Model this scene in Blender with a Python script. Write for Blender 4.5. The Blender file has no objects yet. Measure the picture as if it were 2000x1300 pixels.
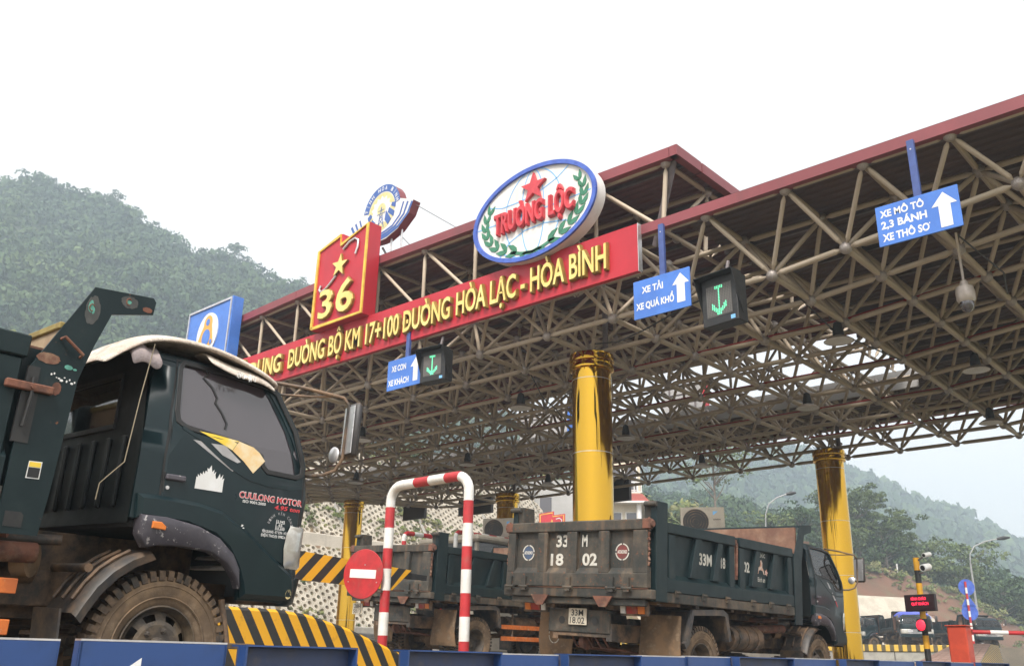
import bpy, bmesh, math, random
import numpy as np
from mathutils import Vector, Matrix
random.seed(7); RNG = np.random.default_rng(7)
S = bpy.context.scene
C = S.collection
# ------------------------------------------------------------------ camera, sky, sun, exposure
cam_d = bpy.data.cameras.new('camera'); cam = bpy.data.objects.new('camera', cam_d); C.objects.link(cam)
cam_d.sensor_fit = 'HORIZONTAL'; cam_d.sensor_width = 36; cam_d.lens = 1797.53 / 2000 * 36
cam_d.clip_start = 0.05; cam_d.clip_end = 4000
yaw, pitch, roll = -.736047, .340459, -.0188488
fw = Vector((math.sin(yaw) * math.cos(pitch), math.cos(yaw) * math.cos(pitch), math.sin(pitch)))
rt = Vector((math.cos(yaw), -math.sin(yaw), 0)); dn = fw.cross(rt)
r2 = rt * math.cos(roll) + dn * math.sin(roll); d2 = -rt * math.sin(roll) + dn * math.cos(roll)
cam.matrix_world = Matrix(((r2.x, -d2.x, -fw.x, 0), (r2.y, -d2.y, -fw.y, 0), (r2.z, -d2.z, -fw.z, .7), (0, 0, 0, 1)))
S.camera = cam
SUN_EL, SUN_AZ = math.radians(52), math.radians(150)      # azimuth from +Y clockwise: behind the camera, to its right
W = bpy.data.worlds.new('World'); S.world = W; W.use_nodes = True
nt = W.node_tree; bg = nt.nodes['Background']
sky = nt.nodes.new('ShaderNodeTexSky'); sky.sky_type = 'NISHITA'; sky.sun_disc = False
sky.sun_elevation = SUN_EL; sky.sun_rotation = SUN_AZ; sky.air_density = 1.0; sky.dust_density = 6.0; sky.ozone_density = .6
hs = nt.nodes.new('ShaderNodeHueSaturation'); hs.inputs['Saturation'].default_value = .22
hm = nt.nodes.new('ShaderNodeMix'); hm.data_type = 'RGBA'; hm.inputs[0].default_value = .55
hm.inputs[7].default_value = (10.4, 10.1, 9.8, 1)            # an even veil of bright cloud over the clear-sky colour
nt.links.new(sky.outputs[0], hs.inputs['Color']); nt.links.new(hs.outputs[0], hm.inputs[6]); nt.links.new(hm.outputs[2], bg.inputs['Color'])
bg.inputs['Strength'].default_value = .1
sun_d = bpy.data.lights.new('sun', 'SUN'); sun_d.energy = 2.8; sun_d.angle = math.radians(12); sun_d.color = (1, .95, .88)
sun = bpy.data.objects.new('sun', sun_d); C.objects.link(sun)
sdir = Vector((math.sin(SUN_AZ) * math.cos(SUN_EL), math.cos(SUN_AZ) * math.cos(SUN_EL), math.sin(SUN_EL)))
sun.rotation_euler = sdir.to_track_quat('Z', 'Y').to_euler(); sun.location = (20, -40, 60)
vs = S.view_settings; vs.view_transform = 'Standard'; vs.look = 'None'; vs.gamma = 1; vs.use_curve_mapping = False; vs.exposure = .84
S.cycles.volume_bounces = 1; S.cycles.max_bounces = 8; S.cycles.diffuse_bounces = 3; S.cycles.glossy_bounces = 4
S.cycles.transparent_max_bounces = 12; S.cycles.caustics_reflective = False; S.cycles.caustics_refractive = False
S.cycles.use_denoising = True

# ------------------------------------------------------------------ materials
MATS = {}
def mat(name, base, rough=.6, metal=0., var=None, vscale=6., vpos=(.4, .6), rust=None, rscale=9., rpos=(.6, .7), dust=None, dscale=3., dpos=(.5, .75),
        bump=0., bscale=60., coat=0., trans=0., emit=None, estr=1., streak=None, spec=.5, alpha=1., island=0.):
    """procedural principled material: base + tone variation + rust patches + dust"""
    if name in MATS: return MATS[name]
    m = bpy.data.materials.new(name); m.use_nodes = True; t = m.node_tree; b = t.nodes['Principled BSDF']
    L = t.links.new
    tc = t.nodes.new('ShaderNodeTexCoord')
    def noise(scale, det=6, rgh=.62, stretch=None):
        n = t.nodes.new('ShaderNodeTexNoise'); n.inputs['Scale'].default_value = scale; n.inputs['Detail'].default_value = det; n.inputs['Roughness'].default_value = rgh
        if stretch:
            mp = t.nodes.new('ShaderNodeMapping'); mp.inputs['Scale'].default_value = stretch; L(tc.outputs['Object'], mp.inputs[0]); L(mp.outputs[0], n.inputs['Vector'])
        else: L(tc.outputs['Object'], n.inputs['Vector'])
        return n
    def ramp(src, lo, hi):
        r = t.nodes.new('ShaderNodeMapRange'); r.inputs[1].default_value = lo; r.inputs[2].default_value = hi; r.interpolation_type = 'SMOOTHSTEP'; L(src, r.inputs[0]); return r.outputs[0]
    def mix(fac, a, bcol):
        x = t.nodes.new('ShaderNodeMix'); x.data_type = 'RGBA'; L(fac, x.inputs[0])
        if isinstance(a, tuple): x.inputs[6].default_value = (*a, 1)
        else: L(a, x.inputs[6])
        if isinstance(bcol, tuple): x.inputs[7].default_value = (*bcol, 1)
        else: L(bcol, x.inputs[7])
        return x.outputs[2]
    col = base; rg = None
    if var: col = mix(ramp(noise(vscale).outputs[0], *vpos), col, var)
    if island:
        g = t.nodes.new('ShaderNodeNewGeometry'); h = t.nodes.new('ShaderNodeHueSaturation')
        mr = t.nodes.new('ShaderNodeMapRange'); mr.inputs[3].default_value = 1 - island; mr.inputs[4].default_value = 1 + island; L(g.outputs['Random Per Island'], mr.inputs[0]); L(mr.outputs[0], h.inputs['Value'])
        if name.startswith('leaf'):
            av = t.nodes.new('ShaderNodeAttribute'); av.attribute_name = 'tone'; L(av.outputs['Fac'], mr.inputs[0])
            hr = t.nodes.new('ShaderNodeMapRange'); hr.inputs[3].default_value = .52; hr.inputs[4].default_value = .475; L(av.outputs['Fac'], hr.inputs[0]); L(hr.outputs[0], h.inputs['Hue'])
        if isinstance(col, tuple): h.inputs['Color'].default_value = (*col, 1)
        else: L(col, h.inputs['Color'])
        col = h.outputs[0]
    if streak: col = mix(ramp(noise(streak[1], 5, .6, (1, 1, .06)).outputs[0], streak[2], streak[3]), col, streak[0])
    if dust: col = mix(ramp(noise(dscale, 8, .68).outputs[0], *dpos), col, dust)
    if rust:
        f = ramp(noise(rscale, 9, .7).outputs[0], *rpos); n2 = noise(rscale * 4, 4)
        rc = mix(n2.outputs[0], rust, tuple(v * .45 for v in rust)); col = mix(f, col, rc)
    if isinstance(col, tuple): b.inputs['Base Color'].default_value = (*col, 1)
    else: L(col, b.inputs['Base Color'])
    b.inputs['Roughness'].default_value = rough; b.inputs['Metallic'].default_value = metal
    if rough > .15 and trans == 0:
        rr = t.nodes.new('ShaderNodeMapRange'); rr.inputs[3].default_value = max(.05, rough - .12); rr.inputs[4].default_value = min(1, rough + .14); L(noise(vscale * 1.7).outputs[0], rr.inputs[0]); L(rr.outputs[0], b.inputs['Roughness'])
    b.inputs['Coat Weight'].default_value = coat; b.inputs['Coat Roughness'].default_value = .12
    b.inputs['Transmission Weight'].default_value = trans; b.inputs['Specular IOR Level'].default_value = spec; b.inputs['Alpha'].default_value = alpha
    if emit: b.inputs['Emission Color'].default_value = (*emit, 1); b.inputs['Emission Strength'].default_value = estr
    if bump:
        bn = t.nodes.new('ShaderNodeBump'); bn.inputs['Strength'].default_value = bump; bn.inputs['Distance'].default_value = .02; L(noise(bscale, 5).outputs[0], bn.inputs['Height']); L(bn.outputs[0], b.inputs['Normal'])
    MATS[name] = m; return m
def stripes(name, a, bcol, vec, period, rough=.5, duty=.5, off=0., rust=(.12, .07, .04)):
    """painted stripes across the object-space direction vec"""
    if name in MATS: return MATS[name]
    m = bpy.data.materials.new(name); m.use_nodes = True; t = m.node_tree; b = t.nodes['Principled BSDF']; L = t.links.new
    tc = t.nodes.new('ShaderNodeTexCoord'); d = t.nodes.new('ShaderNodeVectorMath'); d.operation = 'DOT_PRODUCT'; d.inputs[1].default_value = Vector(vec) / period; L(tc.outputs['Object'], d.inputs[0])
    ad = t.nodes.new('ShaderNodeMath'); ad.operation = 'ADD'; ad.inputs[1].default_value = off + 100; L(d.outputs['Value'], ad.inputs[0])
    fr = t.nodes.new('ShaderNodeMath'); fr.operation = 'FRACT'; L(ad.outputs[0], fr.inputs[0])
    gt = t.nodes.new('ShaderNodeMath'); gt.operation = 'GREATER_THAN'; gt.inputs[1].default_value = duty; L(fr.outputs[0], gt.inputs[0])
    x = t.nodes.new('ShaderNodeMix'); x.data_type = 'RGBA'; L(gt.outputs[0], x.inputs[0]); x.inputs[6].default_value = (*a, 1); x.inputs[7].default_value = (*bcol, 1)
    n = t.nodes.new('ShaderNodeTexNoise'); n.inputs['Scale'].default_value = 7; n.inputs['Detail'].default_value = 9; n.inputs['Roughness'].default_value = .72; L(tc.outputs['Object'], n.inputs['Vector'])
    r = t.nodes.new('ShaderNodeMapRange'); r.inputs[1].default_value = .56; r.inputs[2].default_value = .8; r.inputs[4].default_value = .6; L(n.outputs[0], r.inputs[0])
    y = t.nodes.new('ShaderNodeMix'); y.data_type = 'RGBA'; L(r.outputs[0], y.inputs[0]); L(x.outputs[2], y.inputs[6]); y.inputs[7].default_value = (*rust, 1)
    L(y.outputs[2], b.inputs['Base Color']); b.inputs['Roughness'].default_value = rough
    MATS[name] = m; return m
M = dict(
 steel=mat('beige_steel_tube', (.5, .41, .31), .5, var=(.42, .34, .25), vscale=1.3, rust=(.25, .15, .09), rscale=5, rpos=(.66, .8)),
 ball=mat('node_steel', (.42, .37, .34), .42, .35, var=(.3, .26, .23), vscale=9),
 deck=mat('brown_sheet', (.12, .075, .062), .6, var=(.095, .06, .05), vscale=.6, streak=((.09, .06, .055), 1.2, .5, .75)),
 deck_red=mat('red_sheet', (.17, .075, .075), .55, var=(.13, .06, .06), vscale=.8),
 fascia=mat('fascia_red', (.25, .055, .065), .5, var=(.21, .048, .056), vscale=.7, streak=((.16, .05, .052), 1.5, .52, .8)),
 signred=mat('banner_red', (.5, .02, .036), .42, var=(.44, .018, .032), vscale=.9, streak=((.36, .02, .032), 1.4, .55, .85)),
 gold=mat('polished_gold', (.64, .375, .042), .08, 1., bump=.006, bscale=2.2),
 goldtrim=mat('gold_paint', (.80, .53, .07), .35, var=(.65, .41, .05), vscale=5, dust=(.3, .22, .08), dscale=5, dpos=(.58, .85)),
 letter=mat('letter_face', (.86, .68, .24), .4, var=(.78, .58, .17), vscale=2.2, dust=(.5, .38, .15), dscale=4, dpos=(.58, .9)), letterside=mat('letter_side', (.36, .24, .05), .35, .4, var=(.26, .17, .04), vscale=4),
 blue=mat('sign_blue', (.07, .2, .62), .4, var=(.06, .17, .54), vscale=2, dust=(.16, .26, .55), dscale=1.5, dpos=(.55, .95)), white=mat('white_paint', (.78, .78, .77), .45, var=(.7, .69, .67), vscale=4),
 bluep=mat('post_blue', (.06, .1, .3), .45, var=(.05, .08, .24), vscale=5), offwhite=mat('board_white', (.76, .74, .72), .5, var=(.7, .67, .64), vscale=2.5, streak=((.55, .52, .49), 3, .55, .85)),
 starred=mat('letter_red', (.62, .055, .07), .38, var=(.52, .045, .06), vscale=4), wreath=mat('wreath_green', (.05, .22, .13), .5, var=(.04, .18, .1), vscale=6),
 skyblue=mat('globe_line_blue', (.2, .48, .82), .5), rimblue=mat('rim_blue', (.07, .14, .52), .4, var=(.05, .1, .42), vscale=4),
 silver=mat('silver_tube', (.72, .7, .7), .3, .75, var=(.6, .58, .58), vscale=7), black=mat('black_plastic', (.014, .014, .015), .5, var=(.022, .021, .02), vscale=9),
 darksteel=mat('dark_steel', (.03, .028, .026), .6, var=(.05, .043, .037), vscale=7, dust=(.23, .14, .08), dscale=4, dpos=(.38, .66), bump=.15),
 green=mat('truck_green', (.009, .026, .029), .3, coat=.35, var=(.012, .03, .032), vscale=4, dust=(.05, .05, .045), dscale=4, dpos=(.55, 1.), rust=(.25, .1, .05), rscale=16, rpos=(.735, .77), bump=.02, bscale=25),
 cabgreen=mat('cab_green', (.0045, .0145, .018), .32, coat=.15, spec=.32, var=(.006, .018, .021), vscale=3, dust=(.024, .03, .03), dscale=3, dpos=(.55, 1.05), bump=.015, bscale=14),
 worn=mat('tailgate_worn', (.035, .037, .034), .6, spec=.3, var=(.055, .05, .043), vscale=5, dust=(.19, .145, .1), dscale=3, dpos=(.4, .9), rust=(.25, .1, .05), rscale=26, rpos=(.58, .66), streak=((.13, .09, .06), 6, .52, .75), bump=.08),
 sidegreen=mat('body_side_green', (.005, .0145, .017), .45, spec=.3, var=(.008, .019, .021), vscale=4, dust=(.05, .043, .034), dscale=4, dpos=(.55, 1.), rust=(.27, .1, .045), rscale=15, rpos=(.66, .73), bump=.04),
 rust=mat('rusty_steel', (.19, .075, .045), .75, var=(.1, .045, .03), vscale=8, dust=(.3, .2, .13), dscale=6, bump=.2),
 lining=mat('bed_lining_rust', (.24, .125, .08), .8, var=(.16, .08, .055), vscale=3, dust=(.32, .22, .15), dscale=2.5, dpos=(.45, .75), bump=.12),
 tyre=mat('tyre_rubber', (.05, .042, .035), .8, var=(.028, .025, .023), vscale=5, dust=(.24, .155, .09), dscale=5, dpos=(.4, .68), bump=.15),
 tyremud=mat('tyre_wall_mud', (.235, .155, .09), .9, var=(.13, .088, .055), vscale=4, dust=(.28, .2, .13), dscale=7, bump=.15),
 rim=mat('rim_steel', (.085, .07, .058), .6, .2, var=(.05, .043, .038), vscale=8, dust=(.22, .16, .1), dscale=5, dpos=(.42, .75), rust=(.2, .09, .04), rscale=9, rpos=(.6, .72), bump=.15),
 mud=mat('dried_mud', (.25, .155, .085), .9, var=(.13, .085, .05), vscale=4, dust=(.32, .23, .15), dscale=8, bump=.25, bscale=30),
 plastic=mat('grey_flare_plastic', (.055, .05, .062), .45, var=(.075, .068, .08), vscale=6, rust=(.5, .47, .46), rscale=30, rpos=(.6, .63), bump=.05), guard=mat('mudguard_plastic', (.035, .033, .034), .5, var=(.06, .052, .045), vscale=5, dust=(.19, .12, .072), dscale=4, dpos=(.45, .75), bump=.1),
 glass=mat('window_glass', (.55, .57, .6), .04, trans=1., spec=.5), darkglass=mat('tinted_glass', (.05, .04, .046), .04, coat=1., spec=.8),
 lamp=mat('headlight_lens', (.62, .6, .55), .12, .3, coat=1., var=(.5, .47, .42), vscale=10), orange=mat('orange_lens', (.72, .2, .03), .3), redlens=mat('red_lens', (.35, .02, .02), .3, dust=(.25, .13, .08), dscale=9), safety=mat('orange_guard_rail', (.66, .17, .03), .55, var=(.52, .13, .03), vscale=9, dust=(.5, .36, .22), dscale=14, dpos=(.55, .7)),
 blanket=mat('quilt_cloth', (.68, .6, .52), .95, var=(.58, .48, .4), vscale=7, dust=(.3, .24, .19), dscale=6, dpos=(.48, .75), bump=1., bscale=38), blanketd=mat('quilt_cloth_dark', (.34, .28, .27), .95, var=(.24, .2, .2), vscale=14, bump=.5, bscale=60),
 rope=mat('rope', (.3, .25, .17), .9), cream=mat('booth_cream', (.47, .42, .34), .6, var=(.38, .33, .27), vscale=3), acgrille=mat('fan_grille', (.03, .03, .03), .6),
 redp=mat('red_paint', (.48, .026, .032), .45, var=(.38, .022, .027), vscale=5, dust=(.26, .09, .07), dscale=6, dpos=(.5, .85), rust=(.2, .12, .08), rscale=22, rpos=(.68, .72)), whitep=mat('pole_white', (.74, .73, .7), .45, var=(.66, .64, .6), vscale=5, dust=(.42, .38, .32), dscale=6, dpos=(.48, .82), rust=(.3, .2, .13), rscale=20, rpos=(.69, .73)), machine=mat('barrier_box_red', (.56, .07, .03), .45, var=(.47, .055, .025), vscale=5),
 yellow=mat('pole_yellow', (.72, .36, .015), .5, var=(.6, .3, .02), vscale=6), panel=mat('barrier_blue', (.022, .062, .2), .4, var=(.02, .052, .16), vscale=3, dust=(.06, .09, .18), dscale=4, dpos=(.55, .9)), panelshade=mat('barrier_blue_shaded', (.035, .055, .13), .5, var=(.045, .055, .1), vscale=4, dust=(.14, .12, .1), dscale=5, dpos=(.5, .9)),
 concrete=mat('concrete', (.38, .36, .32), .85, var=(.3, .28, .25), vscale=2, dust=(.22, .2, .17), dscale=1.2, dpos=(.5, .8), streak=((.22, .2, .18), 1.5, .5, .8), bump=.15), block=mat('pale_block', (.46, .41, .335), .85, var=(.38, .335, .27), vscale=1.5, dust=(.3, .26, .2), dscale=.9, dpos=(.52, .85), bump=.15, island=.16), bench=mat('bench_concrete', (.56, .5, .42), .85, var=(.48, .43, .36), vscale=.8, streak=((.35, .31, .26), 1, .5, .8), bump=.15), soil=mat('slope_soil', (.2, .13, .08), .95, var=(.17, .12, .07), vscale=2.5, dust=(.1, .12, .04), dscale=1.2, dpos=(.48, .7), bump=.4, bscale=4),
 asphalt=mat('dusty_concrete_road', (.2, .172, .138), .9, var=(.16, .138, .11), vscale=.6, dust=(.26, .205, .15), dscale=.35, dpos=(.5, .8), bump=.2, bscale=40), earth=mat('bare_earth', (.15, .072, .042), .95, var=(.11, .062, .037), vscale=.12, dust=(.13, .115, .06), dscale=.25, dpos=(.48, .72), bump=.8, bscale=.6), groundm=mat('grassy_ground', (.11, .125, .055), .95, var=(.17, .13, .08), vscale=.06, dust=(.08, .1, .04), dscale=.4, bump=.4, bscale=2),
 hillm=mat('hill_soil', (.04, .058, .026), .95, var=(.06, .075, .032), vscale=.05),
 leaf=mat('leaf_forest', (.036, .07, .028), .7, var=(.06, .1, .032), vscale=.03, vpos=(.4, .6), island=.42, spec=.25), leafd=mat('leaf_dark', (.05, .078, .026), .7, var=(.08, .11, .034), vscale=.3, island=.45, spec=.25), leafl=mat('leaf_light', (.085, .125, .04), .7, var=(.12, .15, .05), vscale=.4, island=.4, spec=.25), leafs=mat('leaf_shrub', (.13, .17, .06), .75, var=(.19, .19, .085), vscale=.8, island=.4, spec=.2),
 polegrey=mat('pole_grey', (.33, .33, .33), .5, .3, var=(.27, .27, .27), vscale=2), backshade=mat('cab_back_shaded', (.006, .009, .01), .5, spec=.3, var=(.01, .012, .012), vscale=5, dust=(.04, .034, .028), dscale=5, dpos=(.6, 1.)), bark=mat('bark', (.19, .15, .115), .9, var=(.12, .095, .07), vscale=6, bump=.3), tile=mat('pink_tile', (.56, .37, .3), .6, var=(.5, .32, .26), vscale=5), housew=mat('house_cream', (.62, .55, .42), .7, var=(.54, .47, .36), vscale=1), roofred=mat('roof_red', (.4, .1, .08), .7), greyw=mat('grey_wall', (.42, .41, .4), .8, var=(.36, .35, .34), vscale=.4, streak=((.28, .27, .26), .8, .5, .8)), brick=mat('bare_brick', (.4, .22, .15), .85, var=(.32, .17, .12), vscale=1.2),
 tarp=mat('blue_tarp', (.09, .12, .55), .5, var=(.06, .08, .42), vscale=3, bump=.3, bscale=8), lampbell=mat('lamp_bell', (.5, .44, .39), .45, .3, var=(.42, .36, .31), vscale=5), ledblack=mat('led_board', (.02, .013, .014), .45), red_led=mat('red_led', (.7, .02, .05), .4, emit=(1, .03, .08), estr=1.1), green_led=mat('green_led', (.1, .7, .35), .4, emit=(.16, .85, .45), estr=.75), dim_led=mat('dim_led', (.16, .15, .14), .5), stop=mat('stop_lens', (.8, .03, .06), .4, emit=(1, .02, .05), estr=.75),
 decaly=mat('decal_yellow', (.78, .55, .05), .4, var=(.78, .62, .3), vscale=3.5, vpos=(.45, .55)), decalo=mat('decal_orange', (.75, .5, .2), .4, var=(.78, .66, .45), vscale=4), decalg=mat('decal_grey', (.42, .41, .41), .4, var=(.33, .32, .32), vscale=6), decalr=mat('decal_red', (.6, .05, .06), .4), plate=mat('number_plate', (.62, .56, .45), .5, var=(.52, .45, .35), vscale=9), platetxt=mat('plate_ink', (.03, .028, .026), .6), stencil=mat('stencil_white', (.62, .6, .54), .7, var=(.5, .47, .41), vscale=14, dust=(.2, .16, .12), dscale=12, dpos=(.58, .8)),
 teal=mat('primer_teal', (.12, .38, .3), .6, var=(.08, .25, .2), vscale=20), greyprimer=mat('primer_grey', (.055, .057, .055), .7, var=(.08, .08, .077), vscale=9), sun_visor=mat('visor_blue', (.02, .2, .42), .4), conduit=mat('red_conduit', (.34, .03, .03), .45), pipe=mat('drain_pipe', (.16, .13, .13), .5, var=(.12, .1, .1), vscale=4), embl=mat('emblem_yellow', (.66, .6, .3), .5, var=(.6, .53, .25), vscale=3), emblue=mat('emblem_blue', (.05, .12, .37), .45), skin=mat('interior_dark', (.03, .03, .03), .8), bankorange=mat('bank_orange', (.72, .36, .06), .4),
)
STRIPE_Y = stripes('hazard_stripe_nose', (.72, .36, .012), (.022, .021, .02), (0, .84, .54), .19, off=.2)
STRIPE_Y2 = stripes('hazard_stripe_board', (.72, .36, .012), (.022, .021, .02), (0, .73, -.69), .235)
STRIPE_W = stripes('hazard_stripe_wall', (.66, .42, .06), (.1, .075, .03), (1, 0, 0), .45)

# ------------------------------------------------------------------ mesh helpers
class MB:
    def __init__(s): s.v = []; s.f = []; s.m = []
    def add(s, vs, fs, mi=0):
        o = len(s.v); s.v += [tuple(p) for p in vs]; s.f += [tuple(i + o for i in f) for f in fs]; s.m += [mi] * len(fs); return s
    def box(s, c, d, rot=None, mi=0):
        x, y, z = d[0] / 2, d[1] / 2, d[2] / 2
        vs = [Vector((a * x, b * y, e * z)) for a in (-1, 1) for b in (-1, 1) for e in (-1, 1)]
        if rot is not None: vs = [rot @ v for v in vs]
        vs = [v + Vector(c) for v in vs]
        return s.add(vs, [(0, 1, 3, 2), (4, 6, 7, 5), (0, 4, 5, 1), (2, 3, 7, 6), (0, 2, 6, 4), (1, 5, 7, 3)], mi)
    def bb(s, a, b, mi=0): return s.box([(a[i] + b[i]) / 2 for i in range(3)], [abs(a[i] - b[i]) for i in range(3)], None, mi)
    def tube(s, pts, r, n=8, cap=True, mi=0):
        pts = [Vector(p) for p in pts]; rs = r if isinstance(r, (list, tuple)) else [r] * len(pts); rings = []
        up = None
        for i, p in enumerate(pts):
            d = (pts[min(i + 1, len(pts) - 1)] - pts[max(i - 1, 0)]).normalized()
            if up is None: up = Vector((0, 0, 1)) if abs(d.z) < .9 else Vector((1, 0, 0))
            a = d.cross(up).normalized(); b = a.cross(d).normalized(); up = b
            rings.append([p + (a * math.cos(2 * math.pi * k / n) + b * math.sin(2 * math.pi * k / n)) * rs[i] for k in range(n)])
        vs = [v for q in rings for v in q]; fs = []
        for i in range(len(pts) - 1):
            for k in range(n): fs.append((i * n + k, i * n + (k + 1) % n, (i + 1) * n + (k + 1) % n, (i + 1) * n + k))
        if cap: fs += [tuple(range(n - 1, -1, -1)), tuple(range((len(pts) - 1) * n, len(pts) * n))]
        return s.add(vs, fs, mi)
    def lathe(s, prof, n=24, axis='Z', c=(0, 0, 0), mi=0, close=False):
        """prof: (radius, height) pairs about the axis"""
        vs = []
        for r, h in prof:
            for k in range(n):
                a = 2 * math.pi * k / n; x, y = r * math.cos(a), r * math.sin(a)
                p = {'Z': (x, y, h), 'X': (h, x, y), 'Y': (x, h, y)}[axis]; vs.append((p[0] + c[0], p[1] + c[1], p[2] + c[2]))
        fs = []
        for i in range(len(prof) - 1):
            for k in range(n): fs.append((i * n + k, i * n + (k + 1) % n, (i + 1) * n + (k + 1) % n, (i + 1) * n + k))
        if not close: fs += [tuple(range(n - 1, -1, -1)), tuple(range((len(prof) - 1) * n, len(prof) * n))]
        return s.add(vs, fs, mi)
    def prism(s, poly, to3, h0, h1, mi=0, mside=None):
        """extrude a 2D outline: to3(u, v, h)"""
        n = len(poly); vs = [to3(u, v, h0) for u, v in poly] + [to3(u, v, h1) for u, v in poly]
        s.add(vs, [tuple(range(n - 1, -1, -1)), tuple(range(n, 2 * n))], mi)
        o = len(s.v) - 2 * n
        fs = [(k + o, (k + 1) % n + o, n + (k + 1) % n + o, n + k + o) for k in range(n)]
        s.f += fs; s.m += [mi if mside is None else mside] * n; return s
    def mesh(s, name, mats, smooth=None, fix=True, bevel=0):
        me = bpy.data.meshes.new(name); me.from_pydata(s.v, [], s.f)
        for m in (mats if isinstance(mats, (list, tuple)) else [mats]): me.materials.append(m)
        me.polygons.foreach_set('material_index', s.m)
        if fix or bevel:
            bm = bmesh.new(); bm.from_mesh(me)
            bmesh.ops.delete(bm, geom=[v for v in bm.verts if not v.link_faces], context='VERTS')
            if fix: bmesh.ops.recalc_face_normals(bm, faces=bm.faces)
            if bevel:
                es = [e for e in bm.edges if len(e.link_faces) == 2 and e.calc_face_angle(0) > .6]
                bmesh.ops.bevel(bm, geom=es, offset=bevel, segments=1, affect='EDGES', clamp_overlap=True)
            bm.to_mesh(me); bm.free()
        if smooth is not None:
            me.polygons.foreach_set('use_smooth', [True] * len(me.polygons)); me.set_sharp_from_angle(angle=math.radians(smooth))
        me.update(); return me
    def build(s, name, mats, parent=None, smooth=None, bevel=0, loc=None, **k): return link(name, s.mesh(name, mats, smooth, bevel=bevel), parent, loc=loc, **k)
def link(name, me, parent=None, label=None, cat=None, group=None, kind=None, loc=None, mw=None):
    o = bpy.data.objects.new(name, me); C.objects.link(o)
    if parent: o.parent = parent
    if loc is not None: o.location = loc
    if mw is not None: o.matrix_local = mw
    if label: o['label'] = label
    if cat: o['category'] = cat
    if group: o['group'] = group
    if kind: o['kind'] = kind
    return o
def thing(name, label, cat, loc=(0, 0, 0), rot=(0, 0, 0), group=None):
    o = link(name, None, None, label, cat, group); o.location = loc; o.rotation_euler = rot; return o
def Rz(a): return Matrix.Rotation(a, 3, 'Z')
def facing_y(Y):            # sign faces -Y: (u, v, h) -> X, Z, height out of the face
    return lambda u, v, h: (u, Y - h, v)
def ellipse(cx, cz, a, b, n=48, t0=0, t1=2 * math.pi, full=True):
    return [(cx + a * math.cos(t0 + (t1 - t0) * k / (n if full else n - 1)), cz + b * math.sin(t0 + (t1 - t0) * k / (n if full else n - 1))) for k in range(n)]
def band(pts, w):
    """2D polyline -> list of quads (a strip of width w)"""
    out = []; L = []; R_ = []
    for i, p in enumerate(pts):
        a = pts[max(i - 1, 0)]; b = pts[min(i + 1, len(pts) - 1)]; dx, dy = b[0] - a[0], b[1] - a[1]; l = math.hypot(dx, dy) or 1
        nx, ny = -dy / l * w / 2, dx / l * w / 2; L.append((p[0] + nx, p[1] + ny)); R_.append((p[0] - nx, p[1] - ny))
    return L, R_
def strip(mb, pts, w, to3, h0, h1, mi=0, closed=False):
    if closed: pts = pts + [pts[0]]
    L, R_ = band(pts, w)
    n = len(pts); vs = []
    for i in range(n): vs += [to3(*L[i], h0), to3(*R_[i], h0), to3(*L[i], h1), to3(*R_[i], h1)]
    fs = []
    for i in range(n - 1):
        a, b = 4 * i, 4 * i + 4; fs += [(a + 2, a + 3, b + 3, b + 2), (a, a + 2, b + 2, b), (a + 1, b + 1, b + 3, a + 3)]
    if not closed: fs += [(0, 1, 3, 2), (4 * n - 4, 4 * n - 2, 4 * n - 1, 4 * n - 3)]
    return mb.add(vs, fs, mi)
def star(cx, cz, r, tilt=0, inner=.4): return [(cx + (r if k % 2 == 0 else r * inner) * math.sin(math.pi * k / 5 + tilt), cz + (r if k % 2 == 0 else r * inner) * math.cos(math.pi * k / 5 + tilt)) for k in range(10)]
# lettering: the built-in font, turned into meshes in a scratch scene
_ts = bpy.data.scenes.new('scratch'); _TX = {}
def text_data(body, bold=.0, depth=.0):
    key = (body, bold, depth)
    if key in _TX: return _TX[key]
    cu = bpy.data.curves.new('lettering', 'FONT'); cu.body = body; cu.size = 1; cu.offset = bold; cu.extrude = depth / 2; cu.resolution_u = 3
    if depth and bold > .025: cu.offset = .016; cu.bevel_depth = bold - .01; cu.bevel_resolution = 0
    o = bpy.data.objects.new('lettering', cu); _ts.collection.objects.link(o); vl = _ts.view_layers[0]; vl.update()
    me = bpy.data.meshes.new_from_object(o.evaluated_get(vl.depsgraph)); v = np.array([p.co[:] for p in me.vertices]) if len(me.vertices) else np.zeros((0, 3)); f = [tuple(p.vertices) for p in me.polygons]
    bpy.data.objects.remove(o); bpy.data.curves.remove(cu); bpy.data.meshes.remove(me); _TX[key] = (v, f); return v, f
CAP = None
PLAIN = {'Đ': 'D', 'Ơ': 'O', 'Ờ': 'Ò', 'Ư': 'U', 'Ừ': 'Ù', 'Ử': 'Ủ', 'ơ': 'o', 'ư': 'u'}
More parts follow.
